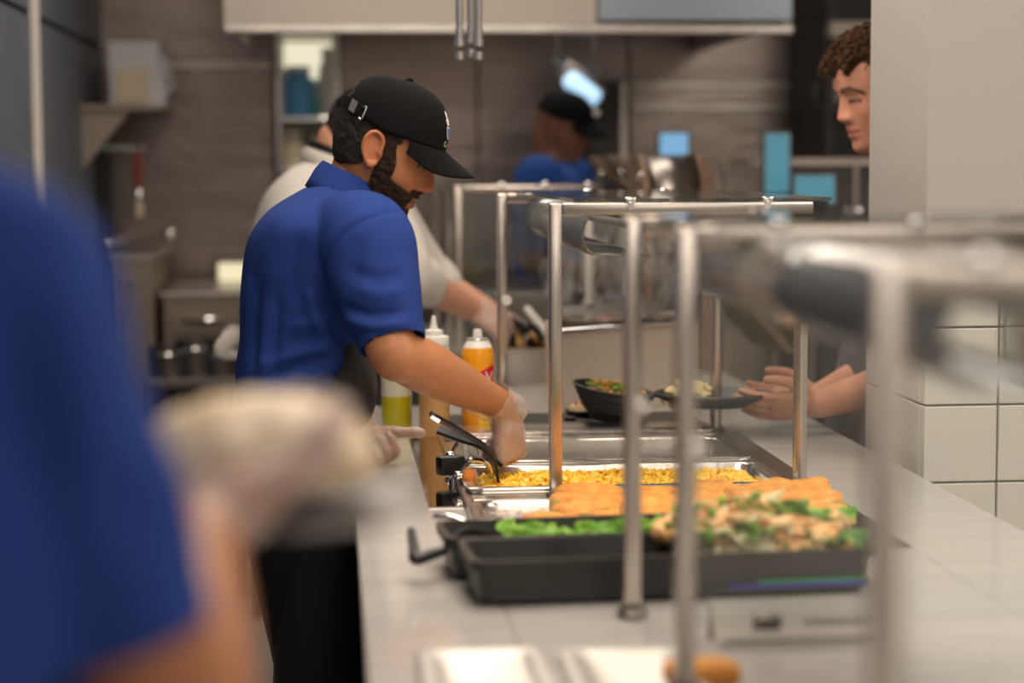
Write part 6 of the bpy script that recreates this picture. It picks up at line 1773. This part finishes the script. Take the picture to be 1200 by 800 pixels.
    def wedge(px0, py0, px1, d, lab):
        a = P(px0, py0, d); b = a + Vector(((a.z - ZC) * .9, 0, 0))
        t = thing('leaning_board', (b.x, d, ZC), lab, 'board')
        MB().prism([Vector((a.x, d, a.z)), Vector((a.x + .02, d, a.z + .004)), Vector((b.x + .03, d, ZC)), Vector((b.x, d, ZC))], (0, .20, 0)).build('board_panel', M['brown_panel'], t, False)
        MB().ball((a.x + .022, d - .004, a.z - .045), .008, seg=10).build('rivet', M['chrome'], t)
    wedge(697, 186, 722, 6.02, 'brown board leaning left of the curved steel cover, darker of two')
    wedge(719, 184, 752, 5.80, 'brown board leaning left of the curved steel cover, nearer of two')
    t_ = P(823, 182, 5.30); b_ = P(846, 232, 5.30)
    t = thing('brown_end_board', (t_.x, 5.3, ZC), 'brown board with a curved outer edge right of the curved steel cover', 'board')
    poly = [Vector((t_.x, 5.3, ZC)), Vector((t_.x, 5.3, t_.z))] + [Vector((t_.x + (b_.x - t_.x) * math.sin(a), 5.3, ZC + .3 + (t_.z - ZC - .3) * math.cos(a))) for a in np.linspace(.25, math.pi / 2, 8)] + [Vector((b_.x, 5.3, ZC))]
    MB().prism(poly, (0, .02, 0)).build('board_panel', M['brown_panel'], t, False)
    # dark things filling the far counter
    for k, (px, py, dd, wd, lab) in enumerate(((610, 345, 6.0, .30, 'dark steel cabinet on the far counter behind the bun bin'), (800, 330, 6.5, .5, 'dark steel cabinet on the far counter behind the mash plate'))):
        x = PX(px, dd); zt2 = PZ(py, dd)
        t = thing('counter_cabinet', (x, dd, ZC), lab, 'cabinet')
        MB().bx((x - wd / 2, dd, ZC + .02), (x + wd / 2, dd + .3, max(zt2, ZC + .12)), .006).build('cabinet_body', M['steel_dark'], t, False)
        MB().bx((x - wd / 2 + .02, dd - .008, ZC + .04), (x + wd / 2 - .02, dd, max(zt2, ZC + .12) - .02), .003).build('door', M['steel_dark'], t, False)
        MB().tube([(x - .05, dd - .01, ZC + .06), (x, dd - .03, ZC + .06), (x + .05, dd - .01, ZC + .06)], [.005] * 3, seg=8).build('handle', M['chrome'], t)
        for sx in (-1, 1):
            for yy in (.03, .27): MB().cyl((x + sx * (wd / 2 - .03), dd + yy, ZC), (x + sx * (wd / 2 - .03), dd + yy, ZC + .02), .015).build('foot', M['black'], t)
    return base, e, n, za
M['curved_steel'] = mat('curved_polished_steel', (.32, .29, .27), .3, 1.0)

def steam(base, e, n, za):
    m = bpy.data.materials.new('steam'); m.use_nodes = True; nt = m.node_tree; nt.nodes.clear()
    out = nt.nodes.new('ShaderNodeOutputMaterial'); v = nt.nodes.new('ShaderNodeVolumePrincipled')
    v.inputs['Color'].default_value = (.95, .92, .9, 1)
    tc = nt.nodes.new('ShaderNodeTexCoord'); mp = nt.nodes.new('ShaderNodeMapping'); mp.inputs['Scale'].default_value = (1, 1, .55)
    no = nt.nodes.new('ShaderNodeTexNoise'); no.inputs['Scale'].default_value = 16; no.inputs['Detail'].default_value = 4; no.inputs['Distortion'].default_value = 2.2
    mr = nt.nodes.new('ShaderNodeMapRange'); mr.inputs[1].default_value = .52; mr.inputs[2].default_value = .74; mr.inputs[3].default_value = 0; mr.inputs[4].default_value = 30
    nt.links.new(tc.outputs['Object'], mp.inputs[0]); nt.links.new(mp.outputs[0], no.inputs['Vector']); nt.links.new(no.outputs[0], mr.inputs[0]); nt.links.new(mr.outputs[0], v.inputs['Density'])
    nt.links.new(v.outputs[0], out.inputs['Volume'])
    c = base + e * .5 + n * .16; c.z = za + .13
    mb = MB(); mb.ball(c, (.20, .12, .13), seg=24, noise_amp=.03, noise_scale=9)
    o = mb.build('steam', m); tag(o, 'thin white steam rising from the pans on the steamer box', 'steam', kind='stuff')

# ------------------------------------------------------------------ build
room(); kitchen_back(); counter(); guards(); pans_and_food()
root, RW = server()
customer(); cook(); far_worker(); near_server()
base, e, n, za = counter_things(RW)
steam(base, e, n, za)
